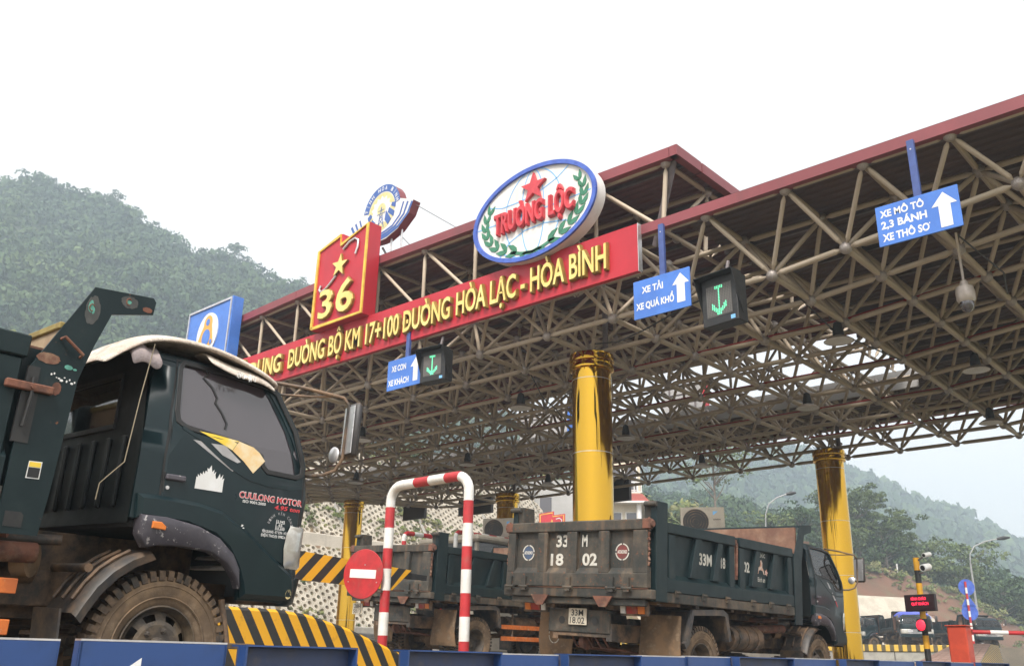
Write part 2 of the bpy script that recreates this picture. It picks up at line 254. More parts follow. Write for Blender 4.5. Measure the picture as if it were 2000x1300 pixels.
def text_fit(body, x0, x1, z0, z1, bold=.02, depth=0., skew=0.):
    """mesh data of a line of capitals, fitted to a box (u from x0 to x1, cap height z0 to z1); third coordinate is height"""
    global CAP
    v, f = text_data(''.join(PLAIN.get(c, c) for c in body), bold, depth)
    if CAP is None: CAP = text_data('H', 0, 0)[0][:, 1].max()
    v = v.copy(); f = list(f)
    if any(c in PLAIN for c in body):              # crossbars and horns the plain glyphs lack
        gs = sorted(islands(v, f), key=lambda t: t[0]); chars = [c for c in body if c != ' ']; extra = []
        if len(gs) == len(chars):
            for c, g in zip(chars, gs):
                w = g[1] - g[0]; t = .11 + bold
                if c == 'Đ': extra.append((g[0] - .1, g[0] + w * .5, CAP * .5 - t * .42, CAP * .5 + t * .42))
                elif c in PLAIN: extra.append((g[1] - .02, g[1] + .075 + bold, CAP * .84, CAP * 1.02))
        n = len(v)
        for (a, b, lo, hi) in extra:
            d = depth / 2 if depth else 0; zz = (-d, d) if depth else (0.0002,); add = []
            poly = [(a, lo), (b, lo), (b, hi), (a, hi)] if a < b - .12 or True else []
            for z in zz: add += [(x, y, z * (1.02 if depth else 1)) for x, y in poly]
            v = np.concatenate([v, np.array(add)]); 
            if depth: f += [(n + 3, n + 2, n + 1, n), (n + 4, n + 5, n + 6, n + 7)] + [(n + k, n + (k + 1) % 4, n + 4 + (k + 1) % 4, n + 4 + k) for k in range(4)]
            else: f.append((n, n + 1, n + 2, n + 3))
            n = len(v)
    a, b = v[:, 0].min(), v[:, 0].max()
    u = x0 + (v[:, 0] - a) / (b - a) * (x1 - x0); w = z0 + v[:, 1] / CAP * (z1 - z0); u = u + skew * (w - z0)
    return np.stack([u, w, v[:, 2] + depth / 2], 1), f
def islands(v, f):
    par = list(range(len(v)))
    def find(a):
        while par[a] != a: par[a] = par[par[a]]; a = par[a]
        return a
    for q in f:
        for k in q[1:]: par[find(k)] = find(q[0])
    g = {}
    for q in f: g.setdefault(find(q[0]), []).append(q)
    it = []
    for k, fs in g.items():
        ix = sorted({i for q in fs for i in q}); it.append([v[ix, 0].min(), v[ix, 0].max(), ix, fs])
    it.sort(key=lambda t: -(t[1] - t[0])); out = []
    for t in it:                                  # accents join the letter they stand over
        for o in out:
            if min(t[1], o[1]) - max(t[0], o[0]) > .55 * min(t[1] - t[0], o[1] - o[0]): o[2] = sorted(set(o[2]) | set(t[2])); o[3] = o[3] + t[3]; break
        else: out.append(t)
    return out
def letters(parent, data, to3, mats, name='letter'):
    v, f = data
    for a, b, ix, fs in islands(v, f):
        mp = {i: k for k, i in enumerate(ix)}; mb = MB(); mb.add([to3(*v[i]) for i in ix], [tuple(mp[i] for i in q) for q in fs])
        me = mb.mesh(name, mats, fix=False)
        if len(mats) > 1:
            zz = {mp[i]: v[i][2] for i in ix}
            for p in me.polygons: p.material_index = 0 if max(zz[i] for i in p.vertices) - min(zz[i] for i in p.vertices) < 1e-4 else 1
        link(name, me, parent)
def lettering(parent, lines, to3, m, name='lettering'):
    for v, f in lines:
        mb = MB(); mb.add([to3(*p) for p in v], f); o = link(name, mb.mesh(name, m, fix=False), parent)
    return o
def bezier_close(pts): return pts
def gz(X, Y): return .32 - .05 * (min(max(X, -45), 3) + 7) - .008 * (min(max(Y, -12), 30) - 10)

# ------------------------------------------------------------------ ground and road
def sheet(name, xs, ys, hf, m, kind='structure', jit=0):
    mb = MB(); n = len(ys)
    vs = [(x, y, hf(x, y) + (random.uniform(-jit, jit) if jit else 0)) for x in xs for y in ys]
    fs = [(i * n + j, (i + 1) * n + j, (i + 1) * n + j + 1, i * n + j + 1) for i in range(len(xs) - 1) for j in range(n - 1)]
    mb.add(vs, fs); return link(name, mb.mesh(name, m, smooth=40, fix=False), None, kind=kind)
gx = [-1500, -700, -400, -250, -150, -100, -70, -55, -45, -35, -25, -15, -7, 0, 3, 10, 30, 80, 200, 500, 1000]
gy = [-600, -200, -80, -30, -12, 0, 10, 20, 30, 45, 60, 80, 120, 200, 400, 800, 1600]
sheet('ground', gx, gy, lambda x, y: gz(x, y) - .03, M['groundm'])
sheet('road', [-38, -20, -7, 1.5], [-30, -12, 10, 30, 50], gz, M['asphalt'])
def island(name, x0, x1, y0, y1, h=.18):
    mb = MB(); ys = [y0] + [y for y in (-12, 10, 30) if y0 < y < y1] + [y1]
    for a, b in zip(ys, ys[1:]):
        p = [(x0, a), (x1, a), (x1, b), (x0, b)]
        mb.add([(x, y, gz(x, y) - .05) for x, y in p] + [(x, y, gz(x, y) + h) for x, y in p], [(4, 5, 6, 7), (0, 1, 5, 4), (1, 2, 6, 5), (2, 3, 7, 6), (3, 0, 4, 7)])
    o = mb.build(name, M['concrete'], bevel=.02); o['kind'] = 'structure'; return o
island('kerbed_island', -10.9, -8.55, 8.4, 30); island('kerbed_island', -17.4, -14.6, 8.4, 30); island('kerbed_island', -24.4, -22.4, 8.4, 30); island('kerbed_island', -33.6, -31.6, 8.4, 30); island('kerbed_island', -5.0, -3.7, 12.2, 22, .12)

# ------------------------------------------------------------------ toll canopy: space frame, decks, fascias
canopy = thing('toll_canopy', 'wide toll plaza canopy of beige space-frame tubes under brown sheet roofs with red edges', 'canopy')
BX = [2.5, 1.25, 0, -1.24, -2.4, -3.64, -4.88, -6.12, -7.73, -9.3, -10.87, -12.68] + [-12.68 - 1.8 * k for k in range(1, 17)]
BY = [13.03 + 1.424 * k for k in range(11)]
TYs = [12.42] + [BY[k] + .712 for k in range(10)] + [27.86]
TXs = [(a + b) / 2 for a, b in zip(BX, BX[1:])]
def zb(X): return 6.65 + .1 * max(0, min(X, 1.3) + 6.12) + .13 * max(0, -28 - X)
def zt(X): return 7.75 + .03 * max(0, -30 - X)
Bn = {(i, j): Vector((x, y, zb(x))) for i, x in enumerate(BX) for j, y in enumerate(BY)}
Tn = {(i, j): Vector((x, y, zt(x))) for i, x in enumerate(TXs) for j, y in enumerate(TYs)}
members = []     # (p, q, radius)
for (i, j), p in Bn.items():
    if (i + 1, j) in Bn: members.append((p, Bn[(i + 1, j)], .052))
    if (i, j + 1) in Bn: members.append((p, Bn[(i, j + 1)], .052))
low_deck = lambda x, y: x > -7.6 or y > 24.2
for (i, j), p in Tn.items():
    if (i + 1, j) in Tn: members.append((p, Tn[(i + 1, j)], .047))
    if (i, j + 1) in Tn: members.append((p, Tn[(i, j + 1)], .047))
    for di in (0, 1):
        for dj in (-1, 0):
            if (i + di, j + dj) in Bn: members.append((p, Bn[(i + di, j + dj)], .04))
# raised roof frame over the lanes
UX = [-7.73 - 1.57 * k for k in range(19)]; UY = [12.55, 13.97, 15.4, 17.5, 19.6, 21.7, 23.2]
def zu(X): return 9.1 + .16 * max(0, min(1, (-7.73 - X) / 8.0)) - .03 * max(0, -16.5 - X)
Un = {(i, j): Vector((x, y, zu(x))) for i, x in enumerate(UX) for j, y in enumerate(UY)}
for (i, j), p in Un.items():
    if (i + 1, j) in Un: members.append((p, Un[(i + 1, j)], .046))
    if (i, j + 1) in Un: members.append((p, Un[(i, j + 1)], .046))
    foot = Vector((p.x - (.12 if i == 0 else 0), p.y, zt(p.x)))
    if j in (0, 1, 3, 5, 6): members.append((p, foot, .042))
    if i > 0 and j in (0, 1, 4, 6): members.append((p, Vector((UX[i - 1], p.y, zt(p.x))), .04))
    if (i, j + 1) in Un and i % 2 == 0: members.append((Un[(i, j + 1)], Vector((p.x, p.y, zt(p.x))), .038))
unit = MB(); unit.tube([(0, 0, 0), (0, 0, .045), (0, 0, .1), (0, 0, .9), (0, 0, .955), (0, 0, 1)], [.42, .42, 1, 1, .42, .42], 8); UNIT = unit.mesh('tube', M['steel'], smooth=50)
camp = Vector((0, 0, .7))
def tube_matrix(p, q, r):
    d = q - p; L = d.length; z = d / L; e = .05
    mt = z.to_track_quat('Z', 'Y').to_matrix().to_4x4(); mt.translation = p + z * e
    return mt @ Matrix.Diagonal((r, r, L - 2 * e, 1))
def seen(p):
    c = p - camp; d = c.dot(fw); return d > 1 and abs(c.dot(r2) / d) < .6 and abs(c.dot(d2) / d) < .4
members = [m for m in members if m]
members.sort(key=lambda m: -((m[1] - m[0]).length / (((m[0] + m[1]) / 2 - camp).length) if seen((m[0] + m[1]) / 2) else 0))
for p, q, r in members[:290]: link('tube', UNIT, canopy, mw=tube_matrix(p, q, r))
def join_instances(name, mesh, mats_w, m, parent=None, **k):
    v0 = np.empty(len(mesh.vertices) * 3); mesh.vertices.foreach_get('co', v0); v0 = v0.reshape(-1, 3); f0 = [list(p.vertices) for p in mesh.polygons]
    vs = []; n = len(v0)
    for mw in mats_w:
        A = np.array(mw); vs.append(v0 @ A[:3, :3].T + A[:3, 3])
    vs = np.concatenate(vs); lens = [len(f) for f in f0] * len(mats_w); flat = np.array([i for f in f0 for i in f])
    idx = (flat[None, :] + (np.arange(len(mats_w)) * n)[:, None]).ravel()
    me = bpy.data.meshes.new(name); me.vertices.add(len(vs)); me.vertices.foreach_set('co', vs.ravel()); me.loops.add(len(idx)); me.loops.foreach_set('vertex_index', idx)
    me.polygons.add(len(lens)); st = np.concatenate([[0], np.cumsum(lens)[:-1]]); me.polygons.foreach_set('loop_start', st); me.update(calc_edges=True); me.materials.append(m)
    me.polygons.foreach_set('use_smooth', [True] * len(me.polygons)); me.set_sharp_from_angle(angle=math.radians(50))
    return link(name, me, parent, **k)
join_instances('tube_lattice', UNIT, [tube_matrix(*m) for m in members[290:]], M['steel'], canopy, kind='stuff')
sp = MB(); sp.lathe([(1e-3, -1), (.5, -.87), (.87, -.5), (1, 0), (.87, .5), (.5, .87), (1e-3, 1)], 10); BALL = sp.mesh('node_ball', M['ball'], smooth=60)
nodes = sorted(list(Bn.values()) + list(Tn.values()) + list(Un.values()), key=lambda p: (p - camp).length if seen(p) else 1e4)
def ball_m(p): return Matrix.Translation(p) @ Matrix.Scale(.1, 4)
for p in nodes[:200]: link('node_ball', BALL, canopy, mw=ball_m(p))
join_instances('node_cluster', BALL, [ball_m(p) for p in nodes[200:]], M['ball'], canopy, kind='stuff')
# corrugated decks (ribs along X)
def deck(name, x0, x1, y0, y1, zf, m, pitch=.2):
    xs = [x0] + [x for x in (-6.12, -7.73, -15.7, -16.5, -30) if x0 < x < x1] + [x1]; xs.sort(); mb = MB(); prof = []; y = y0
    while y < y1: prof += [(y, 0), (y + pitch * .55, 0), (y + pitch * .65, .04), (y + pitch * .9, .04)]; y += pitch
    vs = [(x, yy, zf(x) + h) for x in xs for yy, h in prof]; n = len(prof)
    mb.add(vs, [(i * n + j, i * n + j + 1, (i + 1) * n + j + 1, (i + 1) * n + j) for i in range(len(xs) - 1) for j in range(n - 1)])
    vs2 = [(x, yy, zf(x) + h + .03) for x in xs for yy, h in prof]
    mb.add(vs2, [(i * n + j, (i + 1) * n + j, (i + 1) * n + j + 1, i * n + j + 1) for i in range(len(xs) - 1) for j in range(n - 1)])
    return link(name, mb.mesh(name, m, fix=False), canopy)
deck('roof_sheet', -7.5, 3.0, 12.33, 28.0, lambda x: zt(x) + .16, M['deck']); deck('roof_sheet', -41, -7.5, 24.3, 28.0, lambda x: zt(x) + .16, M['deck'])
deck('raised_roof_sheet', -36.0, -7.42, 12.42, 23.4, lambda x: zu(x) + .13, M['deck_red'])
mb = MB()
for y in [12.6 + 1.5 * k for k in range(11)]: mb.bb((-7.5, y - .03, zt(0) + .05), (3, y + .03, zt(0) + .155))
mb.build('purlin', M['pipe'], canopy)
for y in [12.9 + 1.5 * k for k in range(8)]:
    mb = MB(); xs = [-7.5, -15.73, -16.5, -36]
    for a, b in zip(xs, xs[1:]):
        za, zc = zu(a) + .05, zu(b) + .05
        mb.add([(a, y, za), (b, y, zc), (b, y + .06, zc), (a, y + .06, za), (a, y, za + .085), (b, y, zc + .085), (b, y + .06, zc + .085), (a, y + .06, za + .085)], [(0, 1, 2, 3), (4, 7, 6, 5), (0, 4, 5, 1), (1, 5, 6, 2), (2, 6, 7, 3), (3, 7, 4, 0)])
    mb.build('purlin', M['pipe'], canopy)
# fascia lengths, each a folded sheet with a small gap to the next
def fascia(p, q, z0, z1, out):
    """p, q: (x, y, dz) ends along an edge; out = outward normal"""
    mb = MB(); o = Vector(out)
    a, b = Vector(p), Vector(q)
    pts = []
    for e in (a, b):
        for d, z in ((0, z0), (0, z1), (.03, z1), (.03, z0), (-.12, z0), (-.12, z0 + .015)): pts.append(Vector((e.x, e.y, e.z + z)) + o * d)
    mb.add(pts, [(3, 2, 8, 9), (0, 1, 2, 3), (6, 9, 8, 7), (1, 7, 8, 2), (0, 3, 9, 6), (4, 0, 6, 10), (5, 11, 7, 1), (4, 10, 11, 5), (0, 6, 7, 1)])
    mb.build('fascia', M['fascia'], canopy)
xs = [3.0, -1.28, -8.3, -13.4, -19.4, -25.4, -31.4, -41]
for a, b in zip(xs, xs[1:]):
    if a > -7: fascia((a - .004, 12.3, zt(a)), (b + .004, 12.3, zt(b)), -.03, .15, (0, -1, 0))
    fascia((a - .004, 28.02, zt(a)), (b + .004, 28.02, zt(b)), -.05, .24, (0, 1, 0))
ux = [-7.42, -7.55, -11.8, -15.73, -18.6, -22.6, -26.6, -31, -36]
for a, b in zip(ux, ux[1:]):
    fascia((a - .006, 12.4, zu(a)), (b + .006, 12.4, zu(b)), -.01, .19, (0, -1, 0)); fascia((a, 23.42, zu(a)), (b, 23.42, zu(b)), -.01, .19, (0, 1, 0))
for a, b in ((12.37, 13.2), (13.24, 17.0), (17.02, 21.0), (21.02, 23.4)): fascia((-7.42, a, zu(-7.42)), (-7.42, b, zu(-7.42)), -.01, .19, (1, 0, 0))
for a, b in ((12.3, 17.0), (17.0, 22), (22, 28)): fascia((-41, a, zt(-41)), (-41, b, zt(-41)), -.05, .22, (-1, 0, 0)); fascia((3, a, zt(0)), (3, b, zt(0)), -.05, .22, (1, 0, 0))
# back parapet under the rear strip, drain pipes and red conduits
mb = MB(); mb.bb((-40.9, 24.25, 7.62), (-7.6, 24.33, 8.12)); mb.build('gutter_board', M['greyw'], canopy)
for X, Y in ((-10.55, 14.5), (-10.55, 25.9), (-23.2, 25.9)):
    mb = MB(); mb.tube([(X, Y, 6.3), (X, Y, 7.7)], .06, 10); mb.build('drain_pipe', M['pipe'], canopy, smooth=40)
mb = MB(); mb.tube([(-7.62, 12.62, 9.36), (-7.62, 12.62, 9.12), (-7.85, 12.75, 8.7), (-8.3, 13.0, 7.8)], .07, 10); mb.build('drain_pipe', M['pipe'], canopy, smooth=40)
for y, xa, xb in ((15.87, -38, 2), (18.72, -38, 1), (21.57, -38, 2), (24.42, -38, 2)):
    mb = MB(); xx = [xb] + [x for x in (-6.12, -28) if xa < x < xb] + [xa]; mb.tube([(x, y + .06, zb(x) + .08) for x in xx], .022, 6); mb.build('conduit', M['conduit'], canopy, smooth=40)
# service cables slung under the frame
for pts in ([(-10.6, 14.2, 6.75), (-9.9, 14.0, 6.58), (-9.0, 13.6, 6.52), (-7.8, 13.2, 6.6), (-6.2, 13.05, 6.7)], [(-6.12, 13.1, 6.72), (-6.3, 15.8, 6.5), (-6.1, 18.6, 6.6)], [(-12.7, 14.6, 6.68), (-13.4, 15.9, 6.48), (-14.2, 17.4, 6.62), (-15.0, 19.0, 6.5), (-16.2, 20.2, 6.66)], [(-3.5, 13.85, 6.9), (-3.3, 15.5, 6.75), (-3.7, 17.4, 6.95)]):
    mb = MB(); mb.tube(pts, .014, 6); mb.build('cable', M['black'], canopy, smooth=50)
# hanging lamps
def lamp(X, Y, label):
    t = thing('high_bay_lamp', label, 'lamp', (X, Y, zb(X) - .32), group='lamps under the canopy')
    mb = MB(); mb.lathe([(.02, .32), (.07, .28), (.1, .12), (.1, .02)], 16); mb.build('ballast', M['black'], t, smooth=40)
    mb = MB(); mb.lathe([(.1, .03), (.2, -.02), (.27, -.07), (.255, -.07), (.19, -.03), (.09, .02)], 24, close=True); mb.build('bell_shade', M['lampbell'], t, smooth=50)
    mb = MB(); mb.lathe([(.02, -.072), (.25, -.066), (.25, -.06), (.02, -.058)], 20); mb.build('lens', M['offwhite'], t)
for X, Y, lb in ((-6.2, 15.72, 'bell lamp just below the dome camera in the front row'), (-13.92, 15.72, 'bell lamp of the front row left of the central gold column'), (-19.6, 15.6, 'bell lamp of the front row right beside the truck mirror'),
                 (-4.95, 19.5, 'bell lamp nearest the right picture edge under the brown roof'), (-8.7, 19.8, 'bell lamp of the middle row right of the central gold column'), (-13.78, 19.79, 'bell lamp of the middle row directly behind the central gold column edge'), (-19.64, 19.76, 'bell lamp of the middle row above the red and white hoop'), (-24.9, 19.7, 'bell lamp of the middle row just right of the green cab'),
                 (-5.9, 23.8, 'bell lamp of the rear row far right against the pale sky'), (-14.1, 24.2, 'bell lamp of the rear row over the tipper tailgate'), (-19.85, 23.87, 'bell lamp of the rear row left of the central gold column')): lamp(X, Y, lb)
# gold columns
def column(X, Y, z1, label, steps):
    z0 = gz(X, Y) - .1; t = thing('gold_column', label, 'column', (X, Y, 0), group='gold clad columns of the canopy')
    seams = [z1 - .55, z1 - 2.05, z1 - 3.55, z1 - 5.05]; zz = z1 - .3; top = zz
    for i, s in enumerate(seams + [z0]):
        mb = MB(); mb.lathe([(.4, max(s, z0) + .004), (.4, top - .004)], 40, close=True); mb.build('cladding_sheet', M['gold'], t, smooth=40); 
        mb = MB(); mb.lathe([(.403, max(s, z0) - .006), (.403, max(s, z0) + .006)], 40); mb.build('seam', M['silver'], t, smooth=40); top = s
        if s <= z0: break
    for a, b in ((z1 - .32, z1 - .2), (z1 - .16, z1)):
        mb = MB(); mb.lathe([(.4, a - .02), (.455, a), (.46, a + .03), (.45, b - .01), (.435, b)], 40); mb.build('collar', M['gold'], t, smooth=40)
    mb = MB(); mb.lathe([(.43, z1 - .22), (.43, z1 - .14)], 40); mb.build('collar_neck', M['gold'], t, smooth=40)
    mb = MB()
    for dx, dy in ((1, 1), (1, -1), (-1, 1), (-1, -1)): mb.tube([(dx * .15, dy * .15, z1 - .02), (dx * .3, dy * .3, z1 + .25)], .04, 8)
    mb.tube([(0, 0, z1 - .1), (0, 0, z1 + .1)], .16, 12); mb.build('bearing', M['steel'], t, smooth=40)
column(-10.87, 14.45, 6.6, 'thick polished gold column in the centre rising behind the dump truck tailgate', 0)
column(-10.87, 25.87, 6.6, 'polished gold column behind the green cab of the right dump truck', 0)
column(-23.5, 25.87, 6.6, 'far gold column just left of the tailgate with its top beside the red sign', 0)
column(-32.7, 25.87, 7.2, 'farthest gold column behind the red no-entry disc', 0)

# ------------------------------------------------------------------ dump trucks (local: x right, y forward from the front axle, z up from the road)
def cw(z):      # half width of the cab at height z
    pts = [(.6, .97), (.75, .985), (1.1, 1.0), (1.5, 1.0), (1.66, .99), (2.06, .905), (2.14, .875), (2.2, .83)]
    for (a, wa), (b, wb) in zip(pts, pts[1:]):
        if z <= b: return wa + (wb - wa) * max(0, (z - a) / (b - a))
    return .83
CF = [(.72, .90), (.88, .92), (1.0, .90), (1.2, .905), (1.39, .925), (1.57, .89), (1.79, .81), (2.0, .68), (2.08, .61), (2.15, .52)]
def cf(z):
    for (a, wa), (b, wb) in zip(CF, CF[1:]):
        if z <= b: return wa + (wb - wa) * max(0, (z - a) / (b - a))
    return .52
ARCH = [(.44, .72), (.42, .82), (.375, .905), (.3, 1.0), (.19, 1.07), (.02, 1.115), (-.29, 1.125)]
WIN = [(-.10, 2.085), (.20, 2.085), (.50, 2.06), (.56, 2.03), (.70, 1.80), (.765, 1.58), (.762, 1.535), (.73, 1.52), (.52, 1.525), (.49, 1.55), (.47, 1.61), (.35, 1.665), (-.07, 1.705), (-.115, 1.73), (-.125, 1.78), (-.12, 2.05)]
def grow(poly, d):
    n = len(poly); area = sum(poly[i][0] * poly[(i + 1) % n][1] - poly[(i + 1) % n][0] * poly[i][1] for i in range(n)); sg = 1 if area > 0 else -1; out = []
    for i in range(n):
        a, b, c = Vector(poly[i - 1]), Vector(poly[i]), Vector(poly[(i + 1) % n]); e1 = (b - a).normalized(); e2 = (c - b).normalized()
        n1 = Vector((e1.y, -e1.x)) * sg; n2 = Vector((e2.y, -e2.x)) * sg; m = (n1 + n2); m = m.normalized() if m.length > .1 else n1; k = 1 / max(.45, m.dot(n1)); p = b + m * d * k; out.append((p.x, p.y))
    return out
def side_panel(name, poly, m, parent, off=0., th=.025, hole=None, cuts=(1.1, 1.5, 1.66, 2.06, 2.14), side=1, wf=cw, bevel=0., smooth=None):
    """a sheet cut from an outline (y, z) and curved to the side of the cab, optionally with a hole"""
    bm = bmesh.new()
    def loop(pl):
        vs = [bm.verts.new((0, a, b)) for a, b in pl]; return [bm.edges.new((vs[i], vs[(i + 1) % len(vs)])) for i in range(len(vs))]
    es = loop(grow(poly, -bevel) if bevel else poly)
    if hole: es += loop(grow(hole, bevel) if bevel else hole)
    bmesh.ops.triangle_fill(bm, edges=es, use_beauty=True, use_dissolve=False)
    for z in cuts: bmesh.ops.bisect_plane(bm, geom=bm.verts[:] + bm.edges[:] + bm.faces[:], plane_co=(0, 0, z), plane_no=(0, 0, 1), dist=1e-5)
    for v in bm.verts: v.co.x = (wf(v.co.z) + off)
    for pl, sg in ((poly, -1), (hole, 1)):          # chamfer and return edge
        if not pl: continue
        rings = [[bm.verts.new((wf(b) + o_, a, b)) for a, b in q] for q, o_ in (((grow(pl, sg * bevel) if bevel else pl), off), (pl, off - bevel), (pl, off - th))]
        for r0, r1 in zip(rings if bevel else rings[1:], rings[1:] if bevel else rings[2:]):
            for i in range(len(r0)): bm.faces.new((r0[i], r0[(i + 1) % len(r0)], r1[(i + 1) % len(r0)], r1[i]))
    bmesh.ops.remove_doubles(bm, verts=bm.verts[:], dist=1e-5)
    for v in bm.verts: v.co.x *= side
    bmesh.ops.recalc_face_normals(bm, faces=bm.faces)
    me = bpy.data.meshes.new(name); bm.to_mesh(me); bm.free(); me.materials.append(m)
    if smooth: me.polygons.foreach_set('use_smooth', [True] * len(me.polygons)); me.set_sharp_from_angle(angle=math.radians(smooth))
    return TPart(name, me, parent)
class TPart:      # a part template: mesh data plus children, stamped once per truck
    def __init__(s, name, me, parent=None, mw=None): s.name = name; s.me = me; s.ch = []; s.mw = mw; (parent.ch.append(s) if parent else None)
    def stamp(s, root, skip=(), off=None):
        if s.name in skip: return None
        mw = s.mw if off is None else (Matrix.Translation(off) @ s.mw if s.mw else Matrix.Translation(off))
        o = link(s.name, s.me, root, mw=mw, kind='stuff' if s.name in ('wheel_nuts', 'tailgate_chain', 'brake_lines') else None)
        for c in s.ch: c.stamp(o, skip)
        return o
def tp(mb, name, m, parent, smooth=None, bevel=0, mw=None): return TPart(name, mb.mesh(name, m, smooth, bevel=bevel), parent, mw)
ROOT = TPart('truck', None); FRONT = TPart('cabset', None); BODY = TPart('bodyset', None)
# --- wheels
def tyre_mesh(n=46, w=.235, R=.43, bead=.225):
    mb = MB(); h = w / 2
    mb.lathe([(bead, -h * .72), (bead + .03, -h * .9), (bead + .09, -h), (R - .07, -h * .99), (R - .035, -h * .9), (R - .03, 0), (R - .035, h * .9), (R - .07, h * .99), (bead + .09, h), (bead + .03, h * .9), (bead, h * .72)], 56, 'X', close=True, mi=1)
    for k in range(n):
        for sgn in (-1, 1):
            a = 2 * math.pi * (k + (0 if sgn > 0 else .5)) / n; ca, sa = math.cos(a), math.sin(a)
            rot = Matrix(((1, 0, 0), (0, ca, -sa), (0, sa, ca))); ww = 2 * math.pi * R / n * .6
            p = [(.012, R - .05), (h * .98, R - .06), (h * 1.04, R - .055), (h * 1.0, R - .012), (h * .9, R), (.012, R)]
            vs = []
            for t in (-1, 1):
                for i, (x, r) in enumerate(p): vs.append(rot @ Vector((x * sgn, r, t * ww / 2 + x * .12)))
            mb.add(vs, [(0, 1, 2, 3, 4, 5), (11, 10, 9, 8, 7, 6)] + [(i, 6 + i, 6 + (i + 1) % 6, (i + 1) % 6) for i in range(6)], 0)
    for r in (bead + .055, R - .085): mb.lathe([(r - .006, h * .995), (r, h * 1.03), (r + .006, h * .995)], 56, 'X', close=True, mi=1)
    me = mb.mesh('tyre', [M['tyre'], M['tyremud']], smooth=35); return me
TY = tyre_mesh()
def rim_front():
    mb = MB(); n = 48
    def ring(r, x): return [(x, r * math.cos(2 * math.pi * k / n), r * math.sin(2 * math.pi * k / n)) for k in range(n)]
    prof = [(.232, .1), (.236, .105), (.228, .108), (.222, .095), (.206, .06), (.2, .045)]
    mb.lathe(prof, n, 'X', close=True)
    rs = [(.2, .045), (.186, .06), (.15, .085), (.128, .092), (.06, .09), (.055, .12), (.04, .135), (.001, .137)]
    for i in range(len(rs) - 1):
        a, b = ring(*rs[i]), ring(*rs[i + 1])
        for k in range(n):
            if i == 1 and k % 6 in (1, 2, 3): continue          # hand holes
            mb.add([a[k], a[(k + 1) % n], b[(k + 1) % n], b[k]], [(0, 1, 2, 3)])
    mb.lathe([(.21, .04), (.21, -.1), (.001, -.1)], 32, 'X', close=True)
    return mb.mesh('rim', M['rim'], smooth=35)
def rim_rear():
    mb = MB(); mb.lathe([(.232, .1), (.236, .105), (.226, .106), (.214, .08), (.2, .02), (.192, -.05), (.15, -.075), (.1, -.075), (.095, -.02), (.085, .0), (.05, .005), (.001, .005)], 48, 'X', close=True); return mb.mesh('rim', M['rim'], smooth=35)
RF, RR = rim_front(), rim_rear()
nb = MB(); nb.lathe([(.018, .088), (.018, .1), (.012, .102), (.012, .112), (.008, .114)], 6, 'X', c=(0, .1, 0)); NUT = nb.mesh('wheel_nut', M['rim'])
nb = MB()
for k in range(8):
    a = 2 * math.pi * k / 8; nb.lathe([(.01, .0), (.01, .018)], 6, 'X', c=(0, .07 * math.cos(a), .07 * math.sin(a)))
NUTSR = nb.mesh('wheel_nuts', M['rim'])
for sgn in (1, -1):
    F = Matrix.Diagonal((sgn, 1, 1, 1)) if sgn > 0 else Matrix.Rotation(math.pi, 4, 'Z')
    w = TPart('wheel', RF, FRONT, Matrix.Translation((sgn * .82, 0, .43)) @ F); TPart('tyre', TY, w); [TPart('wheel_nut', NUT, w, Matrix.Rotation(.2 + math.pi * k / 3, 4, 'X')) for k in range(6)]
    for x in (.86, .6):
        w = TPart('wheel', RR, BODY, Matrix.Translation((sgn * x, -3.25, .43)) @ F); TPart('tyre', TY, w); TPart('wheel_nuts', NUTSR, w)
# --- chassis
mb = MB()
for s in (-1, 1): mb.bb((s * .36, -4.35, .62), (s * .44, .75, .82))
for y in (-4.3, -3.4, -2.4, -1.4, -.5, .5): mb.bb((-.36, y - .05, .66), (.36, y + .05, .78))
tp(mb, 'chassis_frame', M['darksteel'], ROOT, bevel=.006)
mb = MB(); mb.tube([(-.75, -3.25, .43), (-.25, -3.25, .43), (-.15, -3.25, .43), (.15, -3.25, .43), (.25, -3.25, .43), (.75, -3.25, .43)], [.06, .07, .17, .17, .07, .06], 14); mb.tube([(0, -3.1, .45), (0, -.6, .62)], .045, 10)
for s in (-1, 1):
    for k in range(4): mb.bb((s * .5, -3.25 - .55 + .1 * k, .5 + .02 * k), (s * .58, -3.25 + .55 - .1 * k, .518 + .02 * k))
tp(mb, 'rear_axle', M['mud'], ROOT, smooth=40)
mb = MB(); mb.tube([(-.8, 0, .43), (.8, 0, .43)], .06, 10)
for s in (-1, 1):
    for k in range(3): mb.bb((s * .42, -.5 + .1 * k, .47 + .02 * k), (s * .5, .5 - .1 * k, .488 + .02 * k))
tp(mb, 'front_axle', M['darksteel'], ROOT, smooth=40)
mb = MB(); mb.bb((-.3, -.75, .55), (.3, .55, 1.05)); mb.tube([(.3, -.62, .8), (.5, -.62, .8), (.5, -1.4, .78)], .055, 10); mb.tube([(.55, -1.0, .95), (.75, -.5, .98)], .03, 8); mb.tube([(.42, -.7, .98), (.62, -.7, .98)], [.09, .09], 14); mb.tube([(.4, -.62, .85), (.4, -.5, .85)], .12, 14)
tp(mb, 'engine', M['darksteel'], ROOT, smooth=40, bevel=.01)
mb = MB(); mb.tube([(.35, -1.35, 1.0), (.72, -.78, 1.0)], .035, 10); mb.tube([(.72, -1.5, .87), (.72, -.62, .9)], .055, 12); tp(mb, 'hydraulic_pipe', M['rust'], ROOT, smooth=40)
mb = MB(); mb.tube([(.6, -.66, .87), (.66, -.60, .87)], [.1, .1], 16); mb.tube([(.63, -.63, .95), (.63, -.63, 1.03), (.55, -.62, 1.06)], .035, 10); tp(mb, 'pump', M['mud'], ROOT, smooth=40)
